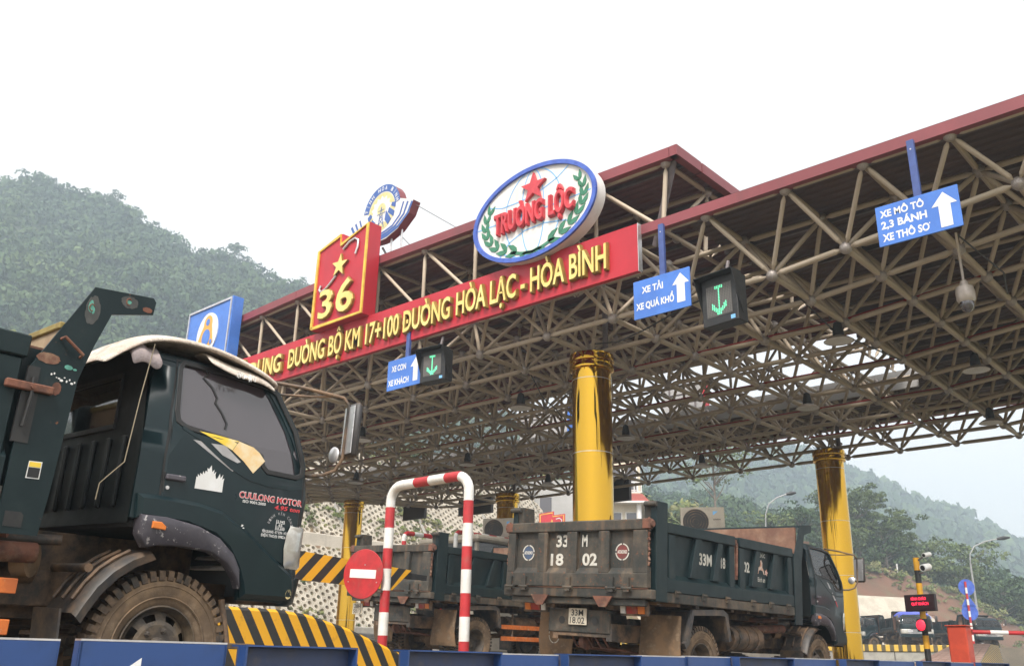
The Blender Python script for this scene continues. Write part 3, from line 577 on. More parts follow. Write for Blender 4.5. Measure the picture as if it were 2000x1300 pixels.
# fuel tank and tool boxes
mb = MB(); prof = [(.18 * math.cos(a) * (1.0), .16 * math.sin(a)) for a in [k * math.pi / 8 for k in range(16)]]
mb.prism([(x + .74, z + .74) for x, z in prof], lambda u, v, h: (u, h, v), -2.35, -1.55); tp(mb, 'fuel_tank', M['darksteel'], ROOT, smooth=50)
mb = MB()
for y in (-2.2, -1.95, -1.7): mb.prism([(x * 1.05 + .74, z * 1.05 + .74) for x, z in prof], lambda u, v, h: (u, h, v), y - .02, y + .02)
tp(mb, 'tank_strap', M['darksteel'], ROOT)
mb = MB(); mb.tube([(-.75, -2.3, .75), (-.75, -1.5, .75)], .17, 16); tp(mb, 'air_tank', M['darksteel'], ROOT, smooth=40)
# --- cab
cab_out = [(y, z) for y, z in ARCH] + [(-.33, 1.13), (-.335, 1.6), (-.30, 2.05), (-.27, 2.12), (.40, 2.12)]
front_edge = [(cf(z) - .13, z) for z in (2.06, 1.9, 1.75, 1.57, 1.39, 1.2, 1.0, .88, .72)]
cab_side = cab_out + front_edge
for s in (1, -1):
    p = side_panel('cab_side', cab_side, M['cabgreen'], FRONT, 0, .03, grow(WIN, .012), side=s, smooth=30)
    seam = [(-.165, 1.19), (-.175, 1.5), (-.17, 1.75), (-.145, 2.1), (.42, 2.1), (.56, 2.045), (.665, 1.9), (.745, 1.72), (.79, 1.55), (.80, 1.4), (.79, 1.05), (.76, .93), (.60, .99), (.42, 1.125), (.22, 1.225), (.0, 1.235)]
    side_panel('door_seam', grow(seam, .013), M['black'], p, .003, .004, grow(WIN, .03), side=s)
    d = side_panel('door', seam, M['cabgreen'], FRONT, .012, .014, grow(WIN, .026), side=s, bevel=.009, smooth=20)
    side_panel('window_rubber', grow(WIN, .03), M['black'], d, .014, .03, grow(WIN, -.002), side=s, bevel=.004)
    side_panel('window_glass', grow(WIN, .01), M['glass'], d, -.006, .004, None, side=s)
    hd = side_panel('handle_recess', [(-.178, 1.41), (-.03, 1.405), (-.022, 1.3), (-.165, 1.292)], M['black'], d, .0105, .01, None, side=s, bevel=.003)
    mb = MB(); mb.bb((s * 1.006, -.165, 1.362), (s * 1.034, -.04, 1.397)); tp(mb, 'door_handle', M['plastic'], hd, bevel=.008)
    mb = MB(); mb.lathe([(.011, s * 1.008), (.011, s * 1.022)], 12, 'X', c=(0, -.145, 1.318)); tp(mb, 'keyhole', M['silver'], hd, smooth=40)
    fend = [(-.315, 1.262), (-.2, 1.268), (.061, 1.258), (.227, 1.228), (.409, 1.135), (.615, 1.0), (.8, .885), (.82, .80), (.815, .735), (.442, .735), (.42, .813), (.374, .906), (.29, 1.01), (.19, 1.075), (.0, 1.12), (-.3, 1.13)]
    side_panel('front_fender', fend, M['cabgreen'], FRONT, .045, .06, None, side=s, bevel=.024, smooth=20)
    cz_ = MB(); strip(cz_, [(-.1, 1.685), (.02, 1.64), (.14, 1.565), (.25, 1.5), (.38, 1.45), (.55, 1.428), (.7, 1.43), (.785, 1.445)], .022, lambda u, v, h: (s * (cw(v) + .009 + h), u, v), 0, .007); tp(cz_, 'door_crease', M['cabgreen'], d)
    trim = [(-.29, 1.15), (-.129, 1.152), (.082, 1.12), (.229, 1.066), (.341, .98), (.395, .898), (.414, .785), (.382, .845), (.304, .925), (.187, .982), (-.003, .996), (-.143, .99), (-.227, .97), (-.28, 1.042)]
    f = side_panel('arch_flare', trim, M['plastic'], FRONT, .05, .08, None, side=s, bevel=.008, smooth=50)
    side_panel('side_lamp', [(-.216, 1.117), (-.163, 1.117), (-.131, 1.094), (-.133, 1.074), (-.216, 1.079)], M['orange'], f, .062, .02, None, side=s, bevel=.004)
# front skin: rounded in plan; the screen is its own pane
def front_grid(z0, z1, nz, x_lim=None, off=0.):
    rows = []
    for i in range(nz + 1):
        z = z0 + (z1 - z0) * i / nz; w = cw(z); y = cf(z); rc = .17; pts = []
        for k in range(7): a = math.pi / 2 * k / 6; pts.append((w - rc + rc * math.cos(a), y - rc + rc * math.sin(a)))
        xs = [p[0] for p in pts]; full = pts + [(x, y + .03 * (1 - (x / (w - rc)) ** 2)) for x in [(w - rc) * t for t in (.75, .5, .25, 0, -.25, -.5, -.75)]] + [(-px, py) for px, py in reversed(pts)]
        rows.append([(px + off * 0, py + off, z) for px, py in full])
    return rows
def grid_mesh(rows, sel=lambda i, j: True):
    mb = MB(); n = len(rows[0]); mb.add([p for r in rows for p in r], [(i * n + j, i * n + j + 1, (i + 1) * n + j + 1, (i + 1) * n + j) for i in range(len(rows) - 1) for j in range(n - 1) if sel(i, j)]); return mb
rows = [front_grid(z, z, 1)[0] for z in (.72, .80, .88, .95, 1.05, 1.2, 1.3, 1.39, 1.46, 1.52, 1.6, 1.7, 1.8, 1.9, 2.0, 2.05, 2.1, 2.14)]
scr = lambda i, j: 9 <= i <= 14 and 4 <= j <= 15
tp(grid_mesh(rows, lambda i, j: not scr(i, j)), 'cab_front', M['cabgreen'], FRONT, smooth=50)
tp(grid_mesh(rows, scr), 'windscreen', M['glass'], FRONT, smooth=50)
mb = MB()                                       # roof, crowned, turned down at the edges
ys = [-.33, -.25, 0, .25, .45, .53, .6]; us = [-1, -.97, -.88, -.6, 0, .6, .88, .97, 1]
def roof(u, y): 
    e = abs(u); drop = 0 if e < .6 else (.02 if e < .9 else (.05 if e < .98 else .1)); fz = 0 if y < .4 else (.02 if y < .5 else (.05 if y < .56 else .1)); bz = 0 if y > -.3 else .03
    return (u * .885 * (1 if e < .98 else 1.015), y, 2.185 - drop - fz - bz)
mb.add([roof(u, y) for u in us for y in ys], [(i * 7 + j, i * 7 + j + 1, (i + 1) * 7 + j + 1, (i + 1) * 7 + j) for i in range(8) for j in range(6)]); tp(mb, 'cab_roof', M['cabgreen'], FRONT, smooth=60)
# back wall with window and pressed ribs
bw = [(-.99, 1.1), (.99, 1.1), (.985, 1.66), (.9, 2.06), (.82, 2.15), (-.82, 2.15), (-.9, 2.06), (-.985, 1.66)]
bm = bmesh.new()
def _loop(pl): vs = [bm.verts.new((a, -.335, b)) for a, b in pl]; return [bm.edges.new((vs[i], vs[(i + 1) % len(vs)])) for i in range(len(vs))]
hw = [(-.62, 1.68), (.62, 1.68), (.62, 2.0), (-.62, 2.0)]
es = _loop(bw) + _loop(hw); bmesh.ops.triangle_fill(bm, edges=es, use_beauty=True); me = bpy.data.meshes.new('back_wall'); bm.to_mesh(me); bm.free(); me.materials.append(M['backshade']); BW = TPart('back_wall', me, FRONT)  # cab back coloured near black: shadow of the gap put into its colour
mb = MB(); mb.prism(hw, lambda u, v, h: (u, -.335 + h, v), .0, .004); tp(mb, 'rear_window', M['glass'], BW)
mb = MB(); strip(mb, hw, .03, lambda u, v, h: (u, -.335 - h, v), 0, .015, closed=True); tp(mb, 'window_rubber', M['black'], BW)
for k in range(9):
    x = -.8 + .2 * k; mb = MB(); mb.box((x, -.35, 1.4), (.05, .03, .42)); tp(mb, 'pressed_rib', M['backshade'], BW, bevel=.01)
mb = MB(); mb.bb((-.97, -.32, 1.08), (.97, .3, 1.12)); mb.bb((-.9, -.3, 1.1), (.9, -.05, 1.45)); mb.bb((-.85, -.3, 1.45), (-.1, -.18, 1.95)); mb.bb((.1, -.3, 1.45), (.85, -.18, 1.95)); mb.bb((-.93, .55, 1.1), (.93, .75, 1.5)); tp(mb, 'seats', M['skin'], FRONT, bevel=.02)
mb = MB(); 
for k in range(20):
    a0, a1 = 2 * math.pi * k / 20, 2 * math.pi * (k + 1) / 20; mb.tube([(-.5 + .2 * math.cos(a), .4 + .12 * math.sin(a), 1.58 + .16 * math.sin(a)) for a in (a0, a1)], .014, 6)
mb.tube([(-.5, .4, 1.58), (-.5, .62, 1.3)], .025, 6); tp(mb, 'steering_wheel', M['black'], FRONT, smooth=40)
mb = MB(); mb.bb((-.8, .45, 1.95), (.8, .62, 2.05)); tp(mb, 'sun_visor', M['sun_visor'], FRONT)
# bumper, lamps, grille
mb = MB(); rws = [[(x, y + (.03 if 1 < i < 6 else 0), z) for x, y, z in front_grid(z, z, 1)[0]] for i, z in enumerate((.70, .705, .72, .78, .84, .88, .885, .888))]
mb = grid_mesh(rws); tp(mb, 'bumper', M['cabgreen'], FRONT, smooth=50)
mb = MB(); mb.bb((-.8, .55, .7), (.8, .88, .74)); tp(mb, 'bumper_underside', M['darksteel'], FRONT)
for s in (1, -1):
    rws = []
    for z, ext in ((.93, .0), (.95, .02), (1.05, .03), (1.14, .025), (1.19, .005), (1.205, .0)):
        rr_ = front_grid(z, z, 1)[0]; q = [(rr_[0][0], rr_[0][1] - ext, z)] + list(rr_[0:9]); e_ = .004 if z in (.93, 1.205) else .02
        rws.append([(s * (a + e_ * (1 if k < 5 else .5)), b + (e_ * min(1, k / 5)), c) for k, (a, b, c) in enumerate(q)])
    h = tp(grid_mesh(rws), 'headlight', M['lamp'], FRONT, smooth=50)
    mb = MB(); mb.bb((s * .3, .945, 1.02), (s * .62, .96, 1.14)); tp(mb, 'lamp_bowl', M['silver'], h, bevel=.006)
for k in range(4): mb = MB(); mb.bb((-.62, .925, .93 + .07 * k), (.62, .955, .965 + .07 * k)); tp(mb, 'grille_bar', M['silver'], FRONT, bevel=.008)
mb = MB()
for s in (1,): mb.tube([(s * .5, .96, 1.6), (s * .1, .92, 1.75)], .008, 6); mb.tube([(-.2, .97, 1.6), (-.6, .92, 1.74)], .008, 6)
tp(mb, 'wiper', M['black'], FRONT)
# mudguard behind the front wheel
for s in (1, -1):
    arc = [(.56 * math.cos(a) - .0, .43 + .56 * math.sin(a)) for a in [math.radians(t) for t in (108, 120, 132, 144, 156, 168)]]; arc[-1] = (-.54, .6)
    mb = MB(); n = len(arc); vs = []
    for y, z in arc: vs += [(s * .62, y, z), (s * .97, y, z), (s * 1.0, y + .015, z - .02), (s * .99, y + .05, z - .05)]
    mb.add(vs, [(4 * i + j, 4 * i + j + 1, 4 * i + j + 5, 4 * i + j + 4) for i in range(n - 1) for j in range(3)]); g = tp(mb, 'mudguard', M['guard'], FRONT, smooth=40)
    mb = MB(); mb.box((s * .8, -.585, .44), (.34, .012, .36), Matrix.Rotation(.08, 3, 'X')); tp(mb, 'mud_flap', M['guard'], g)
    mb = MB(); mb.tube([(s * .45, -.46, .84), (s * .9, -.46, .84)], .024, 12); tp(mb, 'guard_bracket', M['darksteel'], g, smooth=40)
    for x in (.66, .78, .9):
        mb = MB(); mb.tube([(s * x, -.243, .951), (s * x, -.33, .9), (s * x, -.407, .837), (s * x, -.47, .76), (s * x, -.521, .673)], .012, 6); tp(mb, 'guard_rib', M['darksteel'], g)
# mirrors
for s in (1, -1):
    mb = MB(); hx = 1.15
    mb.tube([(s * .86, .52, 2.13), (s * 1.0, .72, 2.11), (s * hx, .94, 2.07), (s * (hx + .03), .97, 2.02), (s * (hx + .02), .97, 1.66), (s * (hx - .02), .95, 1.58), (s * 1.06, .9, 1.545), (s * .93, .84, 1.54)], .0125, 8)
    mb.tube([(s * .9, .60, 2.05), (s * 1.02, .78, 2.06), (s * 1.12, .9, 2.075)], .009, 6)
    a = tp(mb, 'mirror_arm', M['rust'] if s < 0 else M['darksteel'], FRONT, smooth=40)
    mb = MB(); mb.box((s * (hx + .05), 1.0, 1.85), (.19, .055, .37), Rz(-s * .25)); h = tp(mb, 'mirror', M['guard'], a, bevel=.022, smooth=50)
    mb = MB(); mb.box((s * (hx + .045), .970, 1.85), (.155, .006, .32), Rz(-s * .25)); tp(mb, 'mirror_glass', M['silver'], h)
    mb = MB(); mb.lathe([(.001, -.012), (.045, -.008), (.055, .0), (.05, .012), (.02, .024), (.001, .026)], 18, 'Y', c=(s * (hx - .07), .96, 1.69)); tp(mb, 'round_mirror', M['silver'], a, smooth=50)
# --- dump body
BL, BR_, BW_ = -4.5, -.78, 1.1
mb = MB(); mb.bb((-1.04, -4.48, 1.15), (1.04, -.78, 1.2)); mb.bb((-.5, -4.4, .98), (-.38, -.9, 1.15)); mb.bb((.38, -4.4, .98), (.5, -.9, 1.15))
for k in range(9): mb.bb((-1.02, -4.3 + k * .42, 1.05), (1.02, -4.22 + k * .42, 1.15))
tp(mb, 'bed_floor', M['darksteel'], BODY)
for s in (1, -1):
    mb = MB(); mb.bb((s * 1.01, -4.45, 1.2), (s * 1.035, -.78, 1.93)); sd = tp(mb, 'side_wall', M['sidegreen'], BODY)
    mb = MB(); mb.bb((s * .985, -4.42, 1.2), (s * 1.005, -.8, 1.95)); tp(mb, 'wall_lining', M['lining'], sd)
    mb = MB(); mb.bb((s * 1.0, -4.2, 1.86), (s * 1.1, -2.62, 1.98)); mb.bb((s * 1.0, -2.5, 1.86), (s * 1.1, -1.0, 1.98)); tp(mb, 'top_rail', M['sidegreen'], sd, bevel=.008)
    mb = MB(); mb.prism([(s * 1.035, 1.2), (s * 1.1, 1.2), (s * 1.1, 1.34), (s * 1.035, 1.4)], lambda u, v, h: (u, h, v), -4.2, -1.0); tp(mb, 'bottom_rail', M['sidegreen'], sd, bevel=.004)
    mb = MB(); mb.bb((s * 1.02, -4.42, 1.08), (s * 1.095, -.98, 1.195)); tp(mb, 'sill', M['worn'], sd, bevel=.008)
    for y, w, z1 in ((-4.32, .24, 2.2), (-4.08, .14, 1.855), (-2.69, .13, 1.855), (-2.43, .13, 1.855), (-1.08, .12, 1.855)):
        mb = MB(); mb.bb((s * 1.02, y - w / 2, 1.08 if w > .2 else 1.2), (s * (1.105 if w > .2 else 1.09), y + w / 2, z1)); tp(mb, 'side_post', M['sidegreen'], sd, bevel=.008)
    for y in (-3.55, -3.03, -2.05, -1.55):
        mb = MB(); mb.prism([(y - .14, 1.39), (y - .02, 1.39), (y + .13, 1.86), (y + .01, 1.86)], lambda u, v, h: (s * h, u, v), 1.033, 1.09); tp(mb, 'slanted_rib', M['sidegreen'], sd, bevel=.006)
    for y in (-4.0, -3.4, -2.85, -2.2, -1.7, -1.2):
        mb = MB(); mb.bb((s * 1.09, y - .04, 1.15), (s * 1.12, y + .04, 1.225)); mb.tube([(s * 1.12, y - .05, 1.2), (s * 1.12, y + .05, 1.2)], .012, 8); tp(mb, 'hinge', M['worn'], sd)
    mb = MB(); mb.bb((s * 1.03, -2.6, 1.45), (s * 1.07, -2.52, 1.95)); mb.tube([(s * 1.08, -2.56, 1.5), (s * 1.09, -2.56, 1.9)], .014, 8); tp(mb, 'latch', M['rust'], sd)
    mb = MB(); mb.prism([(-4.44, 2.2), (-4.22, 2.2), (-4.2, 2.0), (-4.42, 2.0)], lambda u, v, h: (s * h, u, v), .93, 1.08); mb.tube([(s * .95, -4.46, 2.16), (s * 1.12, -4.46, 2.16)], .03, 10); tp(mb, 'hinge_tower', M['worn'], sd, bevel=.006)
    mb = MB()
    for k in range(10): mb.tube([(s * (1.06 + .015 * (k % 2)), -4.53, 2.0 - k * .055), (s * (1.06 + .015 * ((k + 1) % 2)), -4.53, 1.96 - k * .055)], .014, 6)
    tp(mb, 'tailgate_chain', M['rust'], sd)
# tailgate
mb = MB(); mb.bb((-1.0, -4.5, 1.24), (1.0, -4.475, 1.95)); TG = tp(mb, 'tailgate', M['worn'], BODY)
mb = MB(); mb.bb((-1.06, -4.56, 1.86), (1.06, -4.47, 1.985)); tp(mb, 'top_rail', M['worn'], TG, bevel=.012)
mb = MB(); mb.prism([(-4.56, 1.22), (-4.47, 1.22), (-4.47, 1.45), (-4.5, 1.44), (-4.56, 1.375)], lambda u, v, h: (h, u, v), -1.06, 1.06); tp(mb, 'bottom_rail', M['worn'], TG, bevel=.006)
for x, w in ((-1.0, .12), (-.49, .15), (-.03, .15), (.45, .15), (.96, .2)): mb = MB(); mb.bb((x - w / 2, -4.558, 1.378), (x + w / 2, -4.495, 1.858)); tp(mb, 'upright', M['worn'], TG, bevel=.008)
mb = MB(); mb.bb((-1.11, -4.54, 1.10), (1.11, -4.44, 1.205)); mb.bb((-1.0, -4.5, 1.02), (1.0, -4.44, 1.1)); tp(mb, 'rear_lip', M['worn'], TG, bevel=.01)
for x in (-.98, -.75, -.05, .58, .8): mb = MB(); mb.bb((x - .035, -4.59, 1.17), (x + .035, -4.555, 1.33)); mb.tube([(x - .07, -4.58, 1.21), (x + .07, -4.58, 1.21)], .018, 8); tp(mb, 'hinge', M['worn'], TG)
for x in (-.5, .45): mb = MB(); mb.prism([(x - .14, 1.12), (x + .14, 1.12), (x + .05, 1.0), (x - .05, 1.0)], lambda u, v, h: (u, -4.54 - h, v), .0, .02); tp(mb, 'hook_plate', M['rust'], TG)
for s in (-1, 1): mb = MB(); mb.tube([(s * 1.0, -4.52, 1.93), (s * 1.12, -4.52, 1.93)], .045, 12); mb.bb((s * .99, -4.565, 1.87), (s * 1.1, -4.5, 1.985)); tp(mb, 'pivot', M['rust'], TG, bevel=.008)
# headboard with visor
mb = MB(); mb.bb((-1.04, -.79, 1.2), (1.04, -.75, 2.30)); HB = tp(mb, 'headboard', M['lining'], BODY)
for x in (-.7, -.35, 0, .35, .7): mb = MB(); mb.bb((x - .05, -.748, 1.2), (x + .05, -.7, 2.2)); tp(mb, 'stiffener', M['sidegreen'], HB)
cheek = [(-.734, 2.335), (-.395, 2.372), (-.375, 2.35), (-.381, 2.272), (-.616, 2.207), (-.68, 2.0), (-.728, 1.8), (-.756, 1.18), (-.773, .967), (-.98, .963), (-.98, 1.823)]
for s in (1, -1):
    mb = MB(); mb.prism(cheek, lambda u, v, h: (s * h, u, v), 1.085, 1.1); ck = tp(mb, 'cheek_plate', M['sidegreen'], HB)
mb = MB(); mb.prism([(-.74, 2.30), (-.734, 2.33), (-.39, 2.366), (-.39, 2.35), (-.72, 2.315)], lambda u, v, h: (h, u, v), -1.084, 1.084); tp(mb, 'visor', M['sidegreen'], HB)
# rear fenders, flaps, lamps, plate carrier
for s in (1, -1):
    mb = MB(); fd = [(-3.78, .62), (-3.72, .66), (-3.6, 1.0), (-2.9, 1.03), (-2.82, 1.0), (-2.74, .7)]; L_, R_ = band(fd, .02); n = len(fd); vs = []
    for i in range(n): vs += [(s * .45, *L_[i]), (s * 1.06, *L_[i]), (s * 1.06, *R_[i]), (s * .45, *R_[i]), (s * 1.075, L_[i][0], L_[i][1] - .05)]
    mb.add(vs, [(5 * i, 5 * i + 1, 5 * i + 6, 5 * i + 5) for i in range(n - 1)] + [(5 * i + 2, 5 * i + 3, 5 * i + 8, 5 * i + 7) for i in range(n - 1)])
    strip(mb, fd, .07, lambda u, v, h: (s * h, u, v), 1.03, 1.075); tp(mb, 'rear_fender', M['guard'], BODY)
    mb = MB(); rws = [[(s * x, -3.84 + .05 * math.sin(i * .8 + x * 3) * i / 5, z) for x in (.5, .65, .8, .95, 1.06)] for i, z in enumerate((.95, .82, .7, .58, .46, .36))]
    gm = grid_mesh(rws); v2 = [(a, b - .012, c) for a, b, c in gm.v]; nn = len(gm.v); gm.add(v2, [tuple(reversed(f)) for f in gm.f]); fl = tp(gm, 'rear_mud_flap', M['mud'], BODY, smooth=50)
    mb = MB(); mb.box((s * .74, -4.32, 1.0), (.38, .06, .16), Matrix.Rotation(.15, 3, 'X')); tl = tp(mb, 'tail_lamp', M['darksteel'], BODY, bevel=.008)
    for i, (x, w, m) in enumerate(((.60, .07, M['offwhite']), (.725, .15, M['redlens']), (.85, .09, M['orange']))):
        mb = MB(); mb.box((s * x, -4.355, 1.0), (w, .02, .115), Matrix.Rotation(.15, 3, 'X')); tp(mb, 'lamp_lens', m, tl, bevel=.004)
mb = MB(); mb.bb((-.5, -4.36, .70), (.42, -4.33, .96)); mb.bb((-.5, -4.36, .94), (.42, -4.25, .965)); mb.bb((-.5, -4.36, .7), (.42, -4.25, .72)); tp(mb, 'rear_crossmember', M['worn'], ROOT, bevel=.006)
for s in (1, -1): mb = MB(); mb.lathe([(.045, -4.364), (.045, -4.362)], 16, 'Y', c=(-.04 + s * .25, 0, .84)); tp(mb, 'tow_hole', M['black'], ROOT)
for s in (1, -1):
    mb = MB()
    for z in (.48, .68): mb.bb((s * .98, -2.62, z), (s * 1.0, -.78, z + .075))
    g = tp(mb, 'side_guard', M['safety'], ROOT, bevel=.004)
    mb = MB()
    for y in (-2.3, -1.0): mb.tube([(s * .96, y, .95), (s * .97, y, .48)], .02, 8)
    tp(mb, 'guard_hanger', M['darksteel'], g)
mb = MB()
for k in range(5): mb.tube([(.1 * k - .2, -4.3 + .02 * k, .7), (.12 * k - .25, -4.1, .55), (.1 * k - .1, -3.6, .5)], .014, 6)
mb.tube([(-.1, -4.2, .6), (-.02, -4.2, .6)], [.07, .09], 12); tp(mb, 'brake_lines', M['rust'], ROOT, smooth=40)
mb = MB(); mb.prism([(-.09, .52), (.09, .52), (.06, .72), (-.06, .72)], lambda u, v, h: (s_ * 0 + u - .25, -3.9 + h, v) if (s_ := 1) else None, 0, .05); tp(mb, 'bracket', M['rust'], ROOT)
side3 = lambda u, v, h: (cw(v) + .0135 + h, u + .07, v)
body3 = lambda x: (lambda u, v, h: (x + h, u, v))
tail3 = lambda y: (lambda u, v, h: (u, y - h, v))
def truck(name, label, loc, rot, skip=(), plate=None, group='dump trucks queueing at the toll gate', front=True):
    t = thing(name, label, 'dump truck', loc, rot, group)
    for c in ROOT.ch + BODY.ch: c.stamp(t, skip)
    for c in FRONT.ch:
        c.stamp(t, skip, (0, .07, 0))
    if plate:
        mb = MB(); mb.bb((plate[2] - .135, -4.385, .79), (plate[2] + .135, -4.368, .98)); p = mb.build('number_plate', M['plate'], t, bevel=.004)
        lettering(p, [text_fit(plate[0], plate[2] - .09, plate[2] + .09, .895, .963, .012), text_fit(plate[1], plate[2] - .11, plate[2] + .11, .807, .875, .012)], tail3(-4.387), M['platetxt'])
    return t
ROAD = math.atan(.05)
T1 = truck('dump_truck', 'dark green dump truck in the foreground with a folded quilt on its cab roof', (-6.15, 2.71, .34), (0, ROAD, 0), skip=('visor', 'stiffener'))
T2 = truck('dump_truck', 'muddy dump truck with 33M 1802 stencilled on its rusty tailgate', (-7.08, 13.45, gz(-7.08, 11.5)), (0, ROAD, 0), plate=('33M', '18.02', -.04), skip=('side_guard',))
T3 = truck('dump_truck', 'grey dump truck behind the red and white hoop with plate 28H 5013', (-12.77, 15.45, gz(-12.77, 13)), (0, ROAD, 0), plate=('28H', '5013', -.95))
# --- details of the foreground truck
for o in T1.children:
    for c in o.children:
        if c.name.split('.')[0] == 'window_glass': c.data = c.data.copy(); c.data.materials.clear(); c.data.materials.append(M['darkglass'])
def flat(parent, name, polys, to3, m, h=.0015):
    mb = MB()
    for p in polys: mb.prism(p, to3, 0, h)
    return mb.build(name, m, parent)
flat(T1, 'decal', [[(.009, 1.682), (.12, 1.68), (.283, 1.669), (.245, 1.604), (.13, 1.645)]], side3, M['decaly'])
flat(T1, 'decal', [[(.285, 1.668), (.391, 1.648), (.44, 1.62), (.485, 1.575), (.408, 1.485), (.33, 1.55), (.247, 1.602)]], side3, M['decalo'])
flat(T1, 'decal', [[(.095, 1.621), (.19, 1.626), (.312, 1.542), (.29, 1.531), (.182, 1.562)], [(-.026, 1.623), (.029, 1.623), (.283, 1.496), (.263, 1.474)]], side3, M['decalg'], .001)
fl = [(.028, 1.339), (.212, 1.339), (.211, 1.405), (.214, 1.425), (.2, 1.415), (.203, 1.445), (.188, 1.42), (.18, 1.448), (.17, 1.42), (.158, 1.412), (.15, 1.438), (.153, 1.455), (.138, 1.44), (.14, 1.466), (.126, 1.45), (.117, 1.49), (.104, 1.463), (.092, 1.47), (.097, 1.445), (.083, 1.452), (.08, 1.43), (.068, 1.447), (.066, 1.425), (.05, 1.434), (.052, 1.412), (.036, 1.425), (.038, 1.405), (.029, 1.41)]
flat(T1, 'flame_sticker', [fl], side3, M['white'])
lettering(T1, [text_fit('CUULONG MOTOR', .332, .803, 1.327, 1.364, .05)], lambda u, v, h: side3(u, v, .0005), M['white'], 'lettering_outline')
lettering(T1, [text_fit('CUULONG MOTOR', .334, .801, 1.329, 1.362, .015)], lambda u, v, h: side3(u, v, .0015), M['decalr'])
lettering(T1, [text_fit('4.95 ton', .595, .788, 1.287, 1.312, .03, skew=.25)], lambda u, v, h: side3(u, v, .001), M['decalr'])
lettering(T1, [text_fit('ISO 9001:2000', .363, .53, 1.3, 1.316, .02), text_fit('5,945', .632, .688, 1.206, 1.221, .02), text_fit('65', .644, .672, 1.184, 1.199, .02), text_fit('10,600', .63, .692, 1.161, 1.176, .02), text_fit('YÊN QUANG - KỲ SƠN - HÒA BÌNH', .527, .758, 1.137, 1.153, .02), text_fit('ĐIỆN THOẠI: 0982.611390', .524, .758, 1.112, 1.128, .02)], lambda u, v, h: side3(u, v, .001), M['white'])
flat(T1, 'ruled_lines', [[(.623, 1.158), (.626, 1.158), (.628, 1.225), (.625, 1.225)], [(.625, 1.2025), (.69, 1.2005), (.69, 1.2025), (.625, 1.2045)], [(.624, 1.18), (.69, 1.178), (.69, 1.18), (.624, 1.182)]], side3, M['white'], .001)
for k, ch in enumerate('ĐINH VĂN CÔNG'):
    if ch == ' ': continue
    a = math.radians(165 - 150 * k / 12); v, f = text_fit(ch, -.006, .006, -.008, .009, .02); ca, sa = math.cos(a - math.pi / 2), math.sin(a - math.pi / 2)
    v = np.stack([.655 + .088 * math.cos(a) + v[:, 0] * ca - v[:, 1] * sa, 1.178 + .085 * math.sin(a) + v[:, 0] * sa + v[:, 1] * ca, v[:, 2]], 1); lettering(T1, [(v, f)], lambda u, v_, h: side3(u, v_, .001), M['decalg'])
st = MB(); st.prism(ellipse(.77, .775, .022, .03, 20), lambda u, v, h: (cw(v) + .043 + h, u + .07, v), 0, .002); sk = st.build('round_sticker', M['decaly'], T1)
st = MB()
for a, b, w in ((.762, .785, .004), (.778, .785, .004)): st.prism(ellipse(a, b, .003, .008, 8), lambda u, v, h: (cw(v) + .0455 + h, u + .07, v), 0, .001)
strip(st, [(.758, .768), (.764, .76), (.772, .758), (.78, .762), (.784, .77)], .003, lambda u, v, h: (cw(v) + .0455 + h, u + .07, v), 0, .001); st.build('sticker_face', M['black'], sk)
st = MB(); strip(st, [(.037, 2.09), (.064, 2.066), (.03, 2.031), (.094, 1.982), (.131, 1.92), (.119, 1.886), (.167, 1.832), (.205, 1.765), (.193, 1.73)], .014, lambda u, v, h: (cw(v) - .004 + h, u + .07, v), 0, .003); st.build('window_tape', M['black'], T1)
# paint chips on the fender
ch = MB()
for k in range(26):
    y, z = random.choice([(-.15 + random.uniform(-.02, .03), 1.215 + random.uniform(-.03, .03)), (.45 + random.uniform(0, .14), .80 + random.uniform(-.03, .03)), (random.uniform(-.2, .4), 1.14 + random.uniform(0, .05))])
    r = random.uniform(.002, .009); ch.prism([(y + r * random.uniform(.5, 1.4) * math.cos(t), z + r * random.uniform(.3, .9) * math.sin(t)) for t in (0, 1.2, 2.4, 3.6, 5)], lambda u, v, h: (cw(v) + .0405 + h, u + .07, v), 0, .001)
o = ch.build('paint_chips', M['offwhite'], T1); o['kind'] = 'stuff'
for o in T1.children:
    if o.name.split('.')[0] == 'headboard':
        hb_ = MB(); hb_.bb((-1.08, -.86, 1.2), (1.08, -.82, 2.06)); o.data = hb_.mesh('headboard', mat('headboard_dusty', (.36, .27, .17), .85, var=(.28, .19, .12), vscale=4, bump=.1))
        hb_ = MB(); hb_.bb((-1.08, -.875, 2.0602), (1.08, -.80, 2.1)); hb_.build('headboard_edge', mat('edge_mustard', (.3, .23, .07), .7, var=(.22, .16, .05), vscale=9), T1, bevel=.006)
# cheek plate fittings
b3 = body3(1.101)
mb = MB(); mb.bb((1.1, -1.09, 1.685), (1.135, -.85, 1.728)); br = mb.build('latch_bar', M['rust'], T1, bevel=.006)
mb = MB(); mb.lathe([(.012, 1.135), (.012, 1.15)], 8, 'X', c=(0, -.96, 1.706)); mb.build('bolt', M['rust'], br)
mb = MB(); mb.bb((1.085, -1.0, 1.42), (1.104, -.915, 1.68)); mb.bb((1.085, -.99, 1.735), (1.106, -.93, 1.82)); mb.build('latch_slot', M['black'], T1)
mb = MB(); mb.tube([(1.12, -.96, 1.76), (1.125, -.955, 1.66), (1.118, -.965, 1.5)], .01, 8); mb.build('latch_hook', M['black'], T1, smooth=40)
mb = MB(); mb.tube([(1.1, -.855, 2.0), (1.145, -.855, 2.005), (1.145, -.745, 1.93), (1.1, -.74, 1.925)], .009, 8); mb.build('grab_handle', M['rust'], T1, smooth=40)
